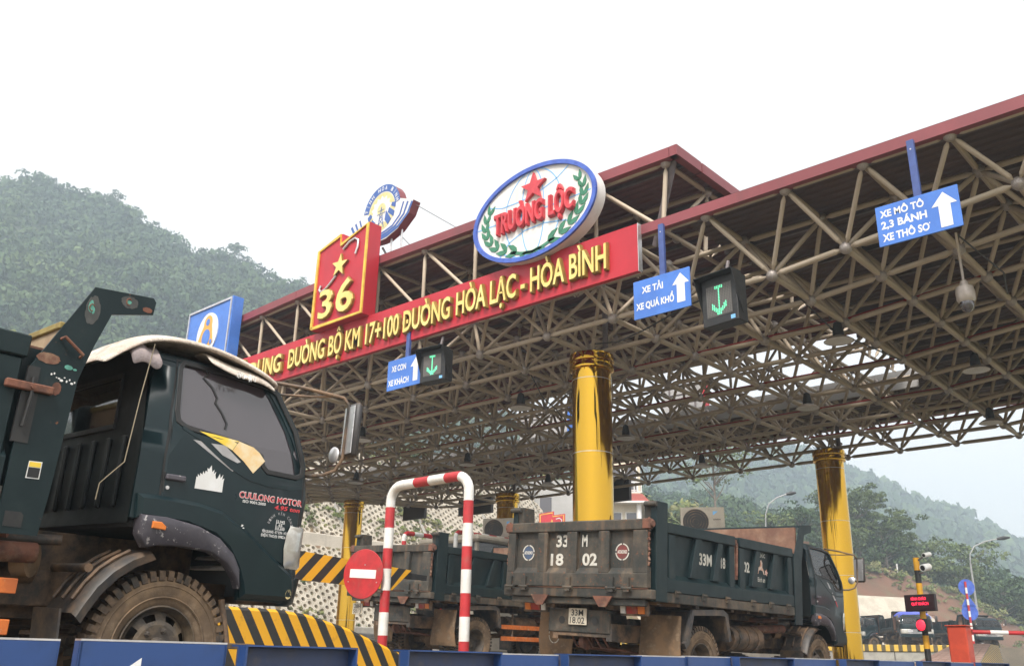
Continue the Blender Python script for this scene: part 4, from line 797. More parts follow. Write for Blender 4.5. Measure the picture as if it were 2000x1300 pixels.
w_ = flat(T1, 'warning_label', [[(-.89, 1.247), (-.822, 1.249), (-.822, 1.338), (-.888, 1.335)]], b3, M['white']); flat(w_, 'label_print', [[(-.885, 1.252), (-.827, 1.253), (-.827, 1.305), (-.885, 1.303)]], body3(1.1027), M['black'], .001); flat(w_, 'label_band', [[(-.885, 1.306), (-.827, 1.308), (-.827, 1.333), (-.885, 1.331)]], body3(1.1027), M['decaly'], .001)
def blob(cy, cz, ry, rz, n=14, j=.25):
    n = 26; j = min(j, .1); return [(cy + ry * math.cos(2 * math.pi * k / n) * random.uniform(1 - j, 1 + j), cz + rz * math.sin(2 * math.pi * k / n) * random.uniform(1 - j, 1 + j)) for k in range(n)]
[flat(T1, 'primer_patch', [q], b3, M['greyprimer'], .0008) for q in (blob(-.725, 2.2, .04, .085), blob(-.53, 2.305, .05, .035))]
[flat(T1, 'touch_up_paint', [q], body3(1.1018), M['teal'], .0008) for q in [blob(-.738, 2.22, .014, .034), blob(-.535, 2.305, .016, .011), blob(-.79, 1.855, .022, .013), blob(-.722, 2.2, .008, .02), blob(-.755, 1.85, .01, .006)]]
[flat(T1, 'rust_patch', [q], body3(1.1026), M['rust'], .0006) for q in [blob(-.9, 1.88, .06, .03, 18, .5), blob(-.83, 1.73, .025, .035, 14, .3), blob(-.42, 2.29, .03, .016, 12, .5)]]
flat(T1, 'bare_metal', [blob(-.87 + .014 * k, 1.8 - .003 * k + random.uniform(-.012, .012), random.uniform(.003, .01), random.uniform(.002, .007)) for k in range(10)], body3(1.1032), M['offwhite'], .0006)
for y, z in ((-.732, 2.215), (-.535, 2.307)):
    mb = MB(); a = [(y + .014 * math.cos(t), z + .02 * math.sin(t)) for t in np.linspace(.6, 5.2, 9)]; mb.tube([(1.103, p, q) for p, q in a], .0035, 6); mb.build('weld_bead', M['rust'], T1)
mb = MB(); mb.tube([(1.02, -.30, 2.13), (1.03, -.335, 1.8), (1.03, -.36, 1.42), (1.0, -.42, 1.34), (.98, -.455, 1.29), (.98, -.46, 1.2)], .0032, 6); mb.build('tie_rope', M['rope'], T1)
mb = MB(); mb.prism([(-.95, 1.0), (-.86, 1.0), (-.86, 1.06), (-.875, 1.075), (-.95, 1.075)], body3(1.1005), 0, .003); mb.build('step_opening', M['black'], T1)
mb = MB(); mb.bb((.93, .42, .44), (1.02, .66, .47)); mb.tube([(.9, .45, .72), (.92, .52, .45)], .022, 8); mb.build('step', M['darksteel'], T1, bevel=.004)
# quilt on the cab roof: a top-level thing lying on the truck
quilt = thing('folded_quilt', 'dirty white padded quilt draped over the green cab roof', 'quilt', T1.location, T1.rotation_euler)
def quilt_sheet(name, yz, xs, th, m, amp=.012, drop=None, parent=quilt, seed=0):
    rnd = random.Random(seed); ph = [rnd.uniform(0, 6) for _ in range(8)]; pts = []; mb = MB(); n = len(yz)
    def pos(i, x, up):
        y, z = yz[i]; d = drop(x) if drop else 0
        w = amp * (math.sin(9 * x + ph[0] + i * .9) + .7 * math.sin(17 * x + ph[1] - i * 1.3) + .6 * math.sin(5 * y * 6 + ph[2]))
        return (x, y + .07 + .3 * w, z + w * .6 - d + (th if up else 0))
    for up in (0, 1): pts += [pos(i, x, up) for x in xs for i in range(n)]
    N = len(xs) * n; f = []
    for a in range(len(xs) - 1):
        for i in range(n - 1): q = (a * n + i, a * n + i + 1, (a + 1) * n + i + 1, (a + 1) * n + i); f += [q, tuple(N + k for k in reversed(q))]
    for a in range(len(xs) - 1):
        for i in (0, n - 1): f.append((a * n + i, (a + 1) * n + i, N + (a + 1) * n + i, N + a * n + i))
    for i in range(n - 1):
        for a in (0, len(xs) - 1): f.append((a * n + i, a * n + i + 1, N + a * n + i + 1, N + a * n + i))
    mb.add(pts, f); o = mb.build(name, m, parent, smooth=60); md = o.modifiers.new('soft', 'SUBSURF'); md.levels = md.render_levels = 2; return o
QY = [(-.62, 1.98), (-.54, 2.06), (-.46, 2.13), (-.38, 2.19), (-.27, 2.215), (-.1, 2.222), (.09, 2.22), (.27, 2.205), (.43, 2.175), (.52, 2.13), (.55, 2.1)]
QX = [-.96 + 1.92 * k / 22 for k in range(23)]
quilt_sheet('quilt_top', QY, QX, .036, M['blanket'], .012, lambda x: .5 * max(0, abs(x) - .84) ** 1.2, seed=1)
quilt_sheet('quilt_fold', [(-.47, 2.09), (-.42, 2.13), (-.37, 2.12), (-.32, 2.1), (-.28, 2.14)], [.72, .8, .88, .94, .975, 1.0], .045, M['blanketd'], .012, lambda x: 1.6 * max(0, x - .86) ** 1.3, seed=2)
quilt_sheet('quilt_lower_layer', [(.02, 2.19), (.12, 2.175), (.22, 2.15), (.33, 2.145), (.43, 2.13), (.52, 2.1)], [.7, .8, .86, .91, .95, .985], .025, M['blanket'], .008, lambda x: 1.0 * max(0, x - .86) ** 1.2, seed=3)
mb = MB()
for k in range(26):
    y = .27 + .13 * random.random(); x = 1.0 + random.uniform(-.01, .03); z = 2.1 - random.uniform(0, .02); mb.tube([(x, y, z), (x + random.uniform(-.01, .02), y + random.uniform(-.02, .02), z - random.uniform(.01, .035))], .0022, 4)
o = mb.build('frayed_threads', M['white'], quilt); o['kind'] = 'stuff'
# --- lettering and marks of the second and third truck
tl = tail3(-4.5015)
for o in T2.children:
    if o.name.split('.')[0] == 'tailgate':
        lettering(o, [text_fit('33', -.31, -.12, 1.69, 1.82, .03), text_fit('18', -.39, -.19, 1.47, 1.6, .03), text_fit('M', .09, .17, 1.69, 1.82, .03), text_fit('02', .10, .32, 1.47, 1.6, .03)], tl, M['stencil'], 'stencil_number')
        for cx, m in ((-.755, 'decal_blue'), (.68, 'decal_dullred')):
            mm = mat('decal_blue', (.05, .095, .19), .6, var=(.06, .08, .12), vscale=9) if cx < 0 else mat('decal_dullred', (.2, .04, .035), .6, var=(.14, .045, .04), vscale=9)
            d = flat(o, 'round_mark', [ellipse(cx, 1.62, .078, .078, 28)], tl, mm, .001)
            mb = MB(); [strip(mb, ellipse(cx, 1.62, .09, .09, 12, a, a + 1.36, False), .014, tl, 0, .0015) for a in (.1, 1.67, 3.24, 4.81)]; mb.build('mark_ring', M['stencil'], d)
            lettering(d, [text_fit('ATXOXO', cx - .068, cx + .068, 1.603, 1.637, .05)], tail3(-4.5032), M['stencil'])
    if o.name.split('.')[0] == 'side_wall' and o.data.vertices[0].co.x > 0:
        s3 = body3(1.0355); lettering(o, [text_fit('33M', -3.4, -3.1, 1.57, 1.7, .03), text_fit('18', -2.88, -2.77, 1.57, 1.69, .03), text_fit('02', -2.3, -2.14, 1.57, 1.69, .03)], s3, M['stencil'], 'stencil_number')
        lettering(o, [text_fit('CHÚC', -1.87, -1.7, 1.79, 1.84, .02), text_fit('Bình an', -1.92, -1.72, 1.47, 1.53, .01)], s3, M['stencil'])
        horse = [(-1.93, 1.575), (-1.91, 1.62), (-1.935, 1.655), (-1.9, 1.66), (-1.86, 1.665), (-1.84, 1.7), (-1.845, 1.735), (-1.82, 1.76), (-1.8, 1.74), (-1.785, 1.72), (-1.79, 1.66), (-1.77, 1.645), (-1.745, 1.6), (-1.735, 1.57), (-1.75, 1.57), (-1.78, 1.615), (-1.81, 1.62), (-1.86, 1.625), (-1.885, 1.61), (-1.9, 1.575), (-1.91, 1.57)]
        flat(o, 'horse_picture', [horse], s3, mat('decal_horse', (.66, .56, .48), .6, var=(.5, .25, .16), vscale=18)); flat(o, 'flower_picture', [star(-1.68, 1.6, .05, .3, .5)], s3, mat('decal_flower', (.66, .5, .42), .6, var=(.5, .2, .15), vscale=30))
    if o.name.split('.')[0] == 'door' and max(v.co.x for v in o.data.vertices) > 0:
        flat(T2, 'decal', [[(.22, 1.62), (.28, 1.6), (.5, 1.37), (.46, 1.36)]], side3, M['decalg']); flat(T2, 'decal', [[(.48, 1.36), (.52, 1.34), (.56, 1.27), (.53, 1.28)], [(-.13, 1.24), (-.1, 1.24), (-.06, 1.17), (-.09, 1.17)]], side3, M['decalr'])
        lettering(T2, [text_fit('MOTOR', .0, .12, 1.19, 1.215, .02)], lambda u, v, h: side3(u, v, .001), M['decalg'])
for o in T3.children:
    if o.name.split('.')[0] == 'tailgate': lettering(o, [text_fit('28H', -.75, -.5, 1.5, 1.62, .03), text_fit('5013', -.42, .02, 1.5, 1.62, .03)], tl, M['stencil'], 'stencil_number')
for o in T2.children:
    if o.name.split('.')[0] == 'rear_mud_flap' and min(v.co.x for v in o.data.vertices) < 0:
        mb = MB(); [strip(mb, ellipse(-.78, .66, .085, .1, 12, a, a + 1.36, False), .012, tail3(-3.9), 0, .002) for a in (.1, 1.67, 3.24, 4.81)]; mb.build('mark_ring', M['stencil'], o)

# ------------------------------------------------------------------ signs on the canopy
def quadplate(mb, pts, Y0, Y1, mi=0): mb.prism(pts, facing_y(0), -Y0, -Y1, mi)
banner = thing('banner_sign', 'long red fascia banner with raised gold letters HÒA LẠC - HÒA BÌNH', 'banner', (0, 0, 0))
mb = MB()
bx = [-8.13, -9.6, -12.2, -14.6, -17.0, -19.4, -21.8, -23.6]
for a, b in zip(bx, bx[1:]):
    mb = MB(); mb.bb((a - .003, 12.17, 7.0), (b + .003, 12.27, 7.9)); mb.build('banner_panel', M['signred'], banner, bevel=.006)
mb = MB(); mb.bb((-8.128, 12.165, 6.995), (-8.118, 12.28, 7.905)); mb.build('end_trim', M['silver'], banner)
letters(banner, text_fit('HÒA LẠC - HÒA BÌNH', -12.49, -8.73, 7.2, 7.665, .045, .06), facing_y(12.168), [M['letter'], M['letterside']])
letters(banner, text_fit('ĐƯỜNG BỘ KM 17+100 ĐƯỜNG', -18.26, -12.64, 7.19, 7.645, .045, .06), facing_y(12.168), [M['letter'], M['letterside']])
letters(banner, text_fit('SỬ DỤNG', -20.6, -18.5, 7.19, 7.63, .045, .06), facing_y(12.168), [M['letter'], M['letterside']])
# red sign with 36
def sign36(root, outline, Y, th, s=1.0):
    mb = MB(); mb.prism(outline, facing_y(0), -(Y + th), -Y); mb.build('sign_box', M['signred'], root, bevel=.006)
s36 = thing('number_sign', 'red sign with gold edge, star and raised number 36 above the banner', 'sign')
O36 = [(-17.25, 7.84), (-15.36, 7.84), (-15.345, 10.14), (-16.30, 9.905), (-16.33, 10.15), (-17.22, 9.93)]
O36 = [(-17.25, 7.9), (-15.36, 7.9), (-15.34, 10.16), (-16.31, 9.89), (-16.33, 10.15), (-17.22, 9.93)]
sign36(s36, O36, 11.98, .36)
mb = MB(); strip(mb, grow(O36, -.035), .075, facing_y(11.979), 0, .035, closed=True); mb.build('gold_edge', M['goldtrim'], s36)
letters(s36, text_fit('3', -16.95, -16.42, 8.1, 8.76, .03, .06), facing_y(11.978), [M['letter'], M['letterside']]); letters(s36, text_fit('6', -16.3, -15.66, 8.1, 8.85, .03, .06), facing_y(11.978), [M['letter'], M['letterside']])
mb = MB(); mb.prism(star(-16.28, 9.3, .3, .1), facing_y(11.978), 0, .06, 0, 1); mb.build('star', [M['letter'], M['letterside']], s36)
for pts in ([(-17.0 + .03, 8.97), (-17.03, 8.87), (-16.96, 8.8), (-16.8, 8.83), (-16.6, 8.95), (-16.42, 9.08)], [(-16.22, 9.7), (-16.0, 9.83), (-15.8, 9.86), (-15.68, 9.78), (-15.68, 9.62), (-15.75, 9.45)]):
    mb = MB(); mb.tube([(a, 11.955, b) for a, b in pts], .03, 8); mb.build('silver_swoosh', M['silver'], s36, smooth=50)
# oval company sign
oval = thing('oval_sign', 'white oval globe sign with red star and letters TRƯỜNG LỘC', 'sign'); cx, cz, oa, ob = -10.41, 8.8, 1.54, .975
mb = MB(); mb.prism(ellipse(cx, cz, oa, ob, 72), facing_y(0), -12.28, -12.02); mb.build('sign_drum', M['offwhite'], oval, smooth=40)
mb = MB(); strip(mb, ellipse(cx, cz, oa - .035, ob - .035, 72), .085, facing_y(12.019), 0, .05, closed=True); mb.build('blue_rim', M['rimblue'], oval)
f3 = facing_y(12.0185)
gl = []; gc = (cx, cz); ga, gb = 1.02, .9
for k in (.28, .7): 
    for s in (-1, 1): gl.append([(cx + s * ga * k * math.cos(t), cz + .02 + gb * math.sin(t)) for t in np.linspace(-1.45, 1.45, 22)])
gl.append([(cx - 1.18, cz + .46), (cx - .8, cz + .34), (cx - .3, cz + .33), (cx + .2, cz + .4), (cx + .6, cz + .53), (cx + .88, cz + .7)]); gl.append([(cx - 1.45, cz + .03), (cx - .9, cz + .02), (cx, cz - .0), (cx + .9, cz - .0), (cx + 1.4, cz + .02)])
gl.append([(cx - .85, cz - .75), (cx - .6, cz - .48), (cx - .2, cz - .33), (cx + .3, cz - .32), (cx + .8, cz - .42), (cx + 1.05, cz - .55)]); gl.append([(cx - .75, cz - .68), (cx - .4, cz - .84), (cx, cz - .9), (cx + .4, cz - .86)])
for g in gl: mb = MB(); strip(mb, g, .022, f3, 0, .004); mb.build('globe_line', M['skyblue'], oval)
leaf2 = [(0, 0), (.06, .055), (.16, .06), (.27, 0), (.15, -.03), (.06, -.03)]
def leaf(px, pz, ang, sc, flip=1):
    mb = MB(); ca, sa = math.cos(ang), math.sin(ang); mb.prism([(px + sc * (u * ca - flip * v * sa), pz + sc * (u * sa + flip * v * ca)) for u, v in leaf2], f3, 0, .012); mb.build('wreath_leaf', M['wreath'], oval)
for sd in (-1, 1):
    for k in range(8):
        t = math.radians(252 - 13.5 * k) if sd < 0 else math.radians(-72 + 13.5 * k); px_, pz_ = cx + 1.24 * math.cos(t) , cz + .76 * math.sin(t); tang = t - math.pi / 2 if sd < 0 else t + math.pi / 2; sc = 1.15 - .045 * k
        leaf(px_, pz_, tang + .38, sc, 1); leaf(px_, pz_, tang - .38, sc, -1)
    mb = MB(); strip(mb, [(cx + sd * .55, cz - .7), (cx + sd * .3, cz - .78), (cx + sd * .05, cz - .84), (cx - sd * .15, cz - .8), (cx - sd * .3, cz - .86)], .06, f3, 0, .012); mb.build('wreath_stem', M['wreath'], oval)
letters(oval, text_fit('TRƯỜNG', -11.36, -10.09, 8.56, 8.97, .045, .06), f3, [M['starred'], M['starred']]); letters(oval, text_fit('LỘC', -9.965, -9.36, 8.55, 8.955, .045, .06), f3, [M['starred'], M['starred']])
mb = MB(); mb.prism(star(-10.36, 9.3, .32, .02), f3, 0, .07); mb.build('star', M['starred'], oval)
mb = MB()
for x in (-11.2, -9.6): mb.tube([(x, 12.3, 8.3), (x, 12.5, 7.8)], .03, 8); mb.tube([(x, 12.3, 9.2), (x, 12.6, 9.2)], .03, 8)
mb.build('stay', M['steel'], oval)
# province emblem on the roof
emb = thing('emblem_sign', 'round emblem sign with TỈNH HÒA BÌNH on blue rim', 'sign'); ex, ez, er = -17.46, 11.9, .74; e3 = facing_y(13.998); ek = facing_y(0)
bowl = [(-18.75, 11.83), (-18.18, 12.05)] + ellipse(ex, ez, er, er * 1.05, 10, math.radians(165), math.radians(15), False) + [(-16.75, 12.06), (-16.2, 11.83), (-16.35, 11.5), (-16.75, 11.18), (-17.2, 11.03), (-17.46, 11.02), (-17.75, 11.05), (-18.2, 11.2), (-18.6, 11.5)]
mb = MB(); mb.prism(bowl, ek, -14.25, -14.0, 0, 1); mb.build('emblem_drum', [M['offwhite'], M['fascia']], emb)
for k, (r0, r1) in enumerate(((1.0, .9), (.86, .76), (.73, .655))):
    wv = [(ex - 1.27 * (.62 + .38 * r0) + .0, 11.8)] ; pts = [(ex - 1.24 + .17 * k, 11.8 + .05 * k), (ex - 1.06 + .15 * k, 11.5 + .03 * k), (ex - .72 + .12 * k, 11.24 + .045 * k), (ex - .3 + .06 * k, 11.11 + .07 * k), (ex, 11.075 + .075 * k), (ex + .3 - .06 * k, 11.11 + .07 * k), (ex + .72 - .12 * k, 11.24 + .045 * k), (ex + 1.06 - .15 * k, 11.5 + .03 * k), (ex + 1.22 - .17 * k, 11.8 + .05 * k)]
    mb = MB(); strip(mb, pts, .075 - .012 * k, e3, 0, .006); mb.build('wave_band', M['emblue'], emb)
mb = MB(); strip(mb, ellipse(ex, ez, er - .1, (er - .1) * 1.05, 26, math.radians(172), math.radians(8), False), .2, e3, 0, .005); mb.build('name_band', M['emblue'], emb)
mb = MB(); mb.prism(ellipse(ex, ez - .02, .53, .56, 40), e3, 0, .004); gdisc = mb.build('yellow_disc', M['embl'], emb)
mb = MB(); mb.prism([(ex + (.42 if k % 2 else .34) * math.cos(math.pi * k / 14), ez + .02 + (.44 if k % 2 else .35) * math.sin(math.pi * k / 14)) for k in range(28)], e3, 0, .0075); mb.build('sun_rays', M['offwhite'], gdisc)
mb = MB(); mb.prism(ellipse(ex, ez + .05, .17, .18, 24), e3, 0, .01); mb.build('sun_disc', M['embl'], gdisc)
for pl in ([(ex + .16, 11.6), (ex + .3, 11.42), (ex + .42, 11.55), (ex + .2, 11.86)], [(ex + .27, 11.78), (ex + .5, 11.6), (ex + .54, 11.74), (ex + .32, 11.92)], [(ex + .4, 11.93), (ex + .56, 11.85), (ex + .57, 12.0), (ex + .42, 12.03)], [(ex - .5, 11.72), (ex - .36, 11.84), (ex - .44, 11.94), (ex - .56, 11.86)], [(ex - .3, 11.5), (ex - .22, 11.62), (ex - .36, 11.75), (ex - .45, 11.62)]): mb = MB(); mb.prism(pl, e3, 0, .012); mb.build('blue_field', M['emblue'], gdisc)
mb = MB()
for a, b in (((-.12, 11.4), (0, 12.02)), ((.12, 11.4), (0, 12.02)), ((-.17, 11.82), (.17, 11.82)), ((-.12, 11.92), (.12, 11.92)), ((-.1, 11.5), (.07, 11.65)), ((.1, 11.5), (-.07, 11.65)), ((-.07, 11.65), (.05, 11.78)), ((.07, 11.65), (-.05, 11.78))): strip(mb, [(ex + a[0], a[1]), (ex + b[0], b[1])], .014, e3, .004, .016)
mb.build('pylon_drawing', M['emblue'], gdisc)
for k, chh in enumerate('TỈNH HÒA BÌNH'):
    if chh == ' ': continue
    a = math.radians(166 - 152 * k / 12); v, f = text_fit(chh, -.045 if chh not in 'Ỉ' 'Ì' else -.012, .045 if chh not in 'ỈÌ' else .012, -.055, .055, .02); ca, sa = math.cos(a - math.pi / 2), math.sin(a - math.pi / 2); rr = er - .1
    v = np.stack([ex + rr * math.cos(a) + v[:, 0] * ca - v[:, 1] * sa, ez + rr * 1.05 * math.sin(a) + v[:, 0] * sa + v[:, 1] * ca, v[:, 2] + .007], 1); lettering(emb, [(v, f)], e3, M['white'], 'letter')
for x in (-17.9, -17.65, -17.15, -16.75): mb = MB(); mb.tube([(x, 14.15, 9.5), (x, 14.15, 11.25)], .028, 8); mb.build('leg', M['silver'], emb, smooth=40)
mb = MB(); mb.tube([(-18.1, 14.15, 10.45), (-16.7, 14.15, 10.45)], .025, 8); mb.tube([(-17.5, 14.15, 10.9), (-16.9, 14.6, 9.6)], .03, 8); mb.tube([(-16.95, 14.15, 11.2), (-15.6, 14.8, 9.55)], .012, 6); mb.tube([(-16.25, 14.15, 11.75), (-13.4, 14.8, 9.6)], .01, 6); mb.build('brace', M['pipe'], emb)
# blue bank sign at the left
pv = thing('bank_sign', 'blue square sign with white and orange ring logo behind the cab roof', 'sign')
mb = MB(); mb.bb((-23.2, 12.0, 8.0), (-20.95, 12.32, 9.76)); mb.build('sign_box', M['blue'], pv, bevel=.008)
mb = MB(); strip(mb, [(-23.14, 8.06), (-21.01, 8.06), (-21.01, 9.7), (-23.14, 9.7)], .07, facing_y(11.999), 0, .03, closed=True); mb.build('silver_edge', M['silver'], pv)
p3 = facing_y(11.998); lx, lz = -22.05, 8.9
mb = MB(); mb.prism(ellipse(lx, lz, .52, .6, 40), p3, 0, .03); lg = mb.build('logo_disc', M['white'], pv)
mb = MB(); mb.prism(ellipse(lx + .02, lz + .3, .2, .22, 28), facing_y(11.966), 0, .012); mb.prism([(lx + .2, lz + .3), (lx + .3, lz - .1), (lx + .36, lz - .3), (lx + .1, lz - .42), (lx - .3, lz - .42), (lx - .42, lz - .2), (lx - .3, lz + .05), (lx - .16, lz + .28)], facing_y(11.9655), 0, .01); mb.build('logo_shape', M['bankorange'], lg)
mb = MB(); mb.prism(ellipse(lx + .02, lz + .32, .09, .1, 24), facing_y(11.953), 0, .006); mb.prism(ellipse(lx + .0, lz - .12, .2, .24, 28), facing_y(11.953), 0, .006); mb.prism(ellipse(lx + .27, lz - .28, .06, .07, 20), facing_y(11.953), 0, .006); mb.build('logo_holes', M['blue'], lg)
# blue lane signs on posts
def lane_sign(label, x0, x1, z0, z1, lines, arrow, post):
    t = thing('lane_sign', label, 'sign', group='blue lane signs under the canopy edge'); mb = MB(); mb.bb((x0, 12.1, z0), (x1, 12.125, z1)); mb.build('sign_plate', M['blue'], t, bevel=.004)
    mb = MB(); mb.bb((post - .05, 12.13, z0 + .1), (post + .05, 12.2, post_top)); mb.build('post', M['bluep'], t, bevel=.006); mb = MB(); mb.lathe([(.012, 12.125), (.012, 12.13)], 8, 'Y', c=(post, 0, post_top - .15)); mb.build('bolt', M['silver'], t)
    s3 = facing_y(12.0985); lettering(t, [text_fit(b, a, c, d, e, .032) for b, a, c, d, e in lines], s3, M['white']); ax, a0, a1, hw, sw, hh = arrow
    flat(t, 'arrow', [[(ax - sw, a0), (ax + sw, a0), (ax + sw, a1 - hh), (ax + hw, a1 - hh), (ax, a1), (ax - hw, a1 - hh), (ax - sw, a1 - hh)]], s3, M['white'])
post_top = 7.72
lane_sign('blue lane sign reading XE MÔ TÔ 2,3 BÁNH at upper right', -4.06, -2.95, 6.21, 6.82, [('XE MÔ TÔ', -4.0, -3.40, 6.64, 6.74), ('2,3 BÁNH', -4.0, -3.38, 6.465, 6.57), ('XE THÔ SƠ', -4.0, -3.355, 6.275, 6.38)], (-3.145, 6.255, 6.765, .165, .078, .19), -3.48)
lane_sign('blue lane sign reading XE TẢI XE QUÁ KHỔ by the banner end', -8.2, -7.1, 6.09, 6.775, [('XE TẢI', -8.03, -7.61, 6.53, 6.64), ('XE QUÁ KHỔ', -8.15, -7.41, 6.25, 6.36)], (-7.275, 6.2, 6.71, .16, .075, .19), -7.64)
post_top = 7.3
lane_sign('blue lane sign reading XE CON XE KHÁCH under the red banner', -14.5, -13.43, 5.96, 6.62, [('XE CON', -14.37, -13.92, 6.36, 6.48), ('XE KHÁCH', -14.46, -13.82, 6.06, 6.18)], (-13.62, 6.05, 6.56, .16, .07, .19), -13.95)
# lane signals
def lane_signal(label, x0, z0, w, h, rz):
    t = thing('lane_signal', label, 'signal light', (x0 + w / 2, 12.0, z0), (0, 0, rz), 'green arrow signals under the canopy edge')
    mb = MB(); mb.bb((-w / 2, 0, 0), (w / 2, .26, h)); mb.build('housing', M['black'], t, bevel=.012)
    mb = MB(); mb.bb((-w / 2 - .03, -.16, h + .002), (w / 2 + .03, .1, h + .012)); mb.add([(sx * (w / 2 + .03), y, z) for sx in (-1, 1) for y, z in ((.1, h * .15), (.1, h), (-.16, h))] + [(sx * (w / 2 + .018), y, z) for sx in (-1, 1) for y, z in ((.1, h * .15), (.1, h), (-.16, h))], [(0, 1, 2), (3, 5, 4), (6, 8, 7), (9, 10, 11), (0, 2, 8, 6), (3, 9, 11, 5)]); mb.build('hood', M['black'], t)
    mb = MB(); mb.bb((-w * .36, -.006, h * .17), (w * .36, -.002, h * .83)); mb.build('led_panel', mat('led_panel', (.09, .085, .08), .6), t)
    n, m = 15, 19; on = MB(); dim = MB()
    for i in range(n):
        for j in range(m):
            u, v = -.33 * w + .66 * w * i / (n - 1), h * .21 + h * .58 * j / (m - 1); fu, fv = (i - 7) / 7, j / (m - 1)
            lit = abs(fu) < .12 or (abs(fu) < .7 and abs(fv - abs(fu) * .55) < .1) or (fv > .9 and abs(fu) < .3)
            (on if lit else dim).prism(ellipse(u, v, .011, .011, 6), lambda a, b, c: (a, -.007 - c, b), 0, .004)
    o = on.build('lit_dots', M['green_led'], t); o['kind'] = 'stuff'; o = dim.build('unlit_dots', M['dim_led'], t); o['kind'] = 'stuff'
    mb = MB(); mb.tube([(0, .2, h), (0, .3, h + .35)], .03, 8); mb.build('hanger', M['pipe'], t)
    mb = MB(); mb.bb((w * .3, -.003, h * .04), (w * .42, -.001, h * .12)); mb.build('maker_label', M['skyblue'], t)
lane_signal('black signal box with a lit green down arrow near the XE TẢI sign', -6.87, 5.62, .66, .79, -.12)
lane_signal('black signal box with a dim green down arrow beside the XE CON sign', -13.33, 5.9, .64, .66, .12)
# dome camera
dc = thing('dome_camera', 'beige dome surveillance camera hanging under the roof at the upper right', 'camera', (-3.5, 13.85, 5.72))
mb = MB(); mb.lathe([(.02, .75), (.02, .42), (.05, .4), (.06, .33), (.12, .3), (.135, .22), (.13, .1), (.1, .06)], 20); mb.build('camera_housing', M['lampbell'], dc, smooth=40); mb = MB(); mb.lathe([(.1, .06), (.097, .0), (.07, -.06), (.03, -.09), (.001, -.1)], 20); mb.build('dome_glass', M['darkglass'], dc, smooth=60)
mb = MB(); mb.tube([(0, 0, .7), (0, 0, zb(-3.5) - 5.72)], .02, 8); mb.build('drop_pipe', M['steel'], dc)
# signs and LED boards along the back edge, seen from behind
def back_sign(name, label, x0, x1, z0, z1, m, edge, Y=27.75, dz=0):
    t = thing(name, label, 'sign'); mb = MB(); mb.bb((x0, Y, z0), (x1, Y + .22, z1)); mb.build('sign_back', m, t, bevel=.01)
    mb = MB(); mb.bb((x1 + .002, Y - .02, z0), (x1 + .1, Y + .26, z1)); mb.build('edge_trim', edge, t); 
    mb = MB()
    for x in (x0 + .3, x1 - .3): mb.tube([(x, Y - .03, 7.7), (x, Y - .03, z1 - .1)], .03, 6)
    for k in range(3): mb.tube([(x0 + .1, Y - .02, z0 + (z1 - z0) * (k + .5) / 3), (x1 - .1, Y - .02, z0 + (z1 - z0) * (k + .5) / 3)], .015, 6)
    mb.build('back_frame', M['pipe'], t)
back_sign('rear_sign', 'grey sign back with blue edge seen through the roof frame', -24.6, -22.1, 8.0, 10.3, M['greyw'], M['blue']); back_sign('rear_sign', 'grey sign back with red edge seen through the roof frame', -17.65, -16.0, 7.95, 10.15, M['greyw'], M['signred'])
def led_back(label, x0, x1, z0, z1):
    t = thing('led_board', label, 'display board', group='black display boards on the rear canopy edge'); mb = MB(); mb.bb((x0, 27.62, z0), (x1, 27.78, z1)); mb.build('board_case', M['ledblack'], t, bevel=.01)
    for x in (x0 + .2, x1 - .2): mb = MB(); mb.tube([(x, 27.7, z1), (x, 27.5, zb(x) + .02)], .03, 6); mb.build('hanger', M['pipe'], t)
led_back('black display board left of the hoop top seen from behind', -31.4, -30.0, 6.45, 7.12); led_back('black display board behind the right leg of the hoop', -27.9, -26.0, 6.35, 7.0); led_back('black display board right of the central gold column in front of the cream house', -20.4, -19.15, 6.2, 7.05)

# ------------------------------------------------------------------ hoop gate, hazard nose, board, no-entry disc
def striped_tube(root, pts, r, cuts, names=('pipe_section',), mats=(None, None)):
    """a bent pipe cut into painted lengths; cuts are arc lengths"""
    P = [Vector(p) for p in pts]; L = [0]
    for a, b in zip(P, P[1:]): L.append(L[-1] + (b - a).length)
    def at(d):
        for i in range(len(P) - 1):
            if d <= L[i + 1] + 1e-9: return P[i].lerp(P[i + 1], (d - L[i]) / (L[i + 1] - L[i]))
        return P[-1]
    cuts = [0] + [c for c in cuts if c < L[-1]] + [L[-1]]
    for k, (a, b) in enumerate(zip(cuts, cuts[1:])):
        seg = [at(a)] + [P[i] for i in range(len(P)) if a + 1e-4 < L[i] < b - 1e-4] + [at(b)]
        mb = MB(); mb.tube(seg, r, 18); mb.build('pipe_section', mats[k % 2], root, smooth=45)
def hoop_pts(xa, xb, y, zg, zt, rad=.22):
    pts = [(xa, y, zg)]; pts += [(xa + rad - rad * math.cos(t), y, zt - rad + rad * math.sin(t)) for t in np.linspace(0, math.pi / 2, 7)]; pts += [(xb - rad + rad * math.sin(t), y, zt - rad + rad * math.cos(t)) for t in np.linspace(0, math.pi / 2, 7)]; pts.append((xb, y, zg)); return pts
hoop = thing('hoop_barrier', 'tall red and white striped hoop barrier standing at the island end', 'barrier')
GY = 8.6; gx0, gx1 = -10.05, -8.5; gt = 2.99
hp = hoop_pts(gx0, gx1, GY, gz(gx0, GY) + .1, gt)
zg_ = gz(gx0, GY) + .1; TOT = sum((Vector(p) - Vector(q)).length for p, q in zip(hp, hp[1:])); bl = gt - .22 - zg_ + .22 * math.pi / 2 - gx0 - .22
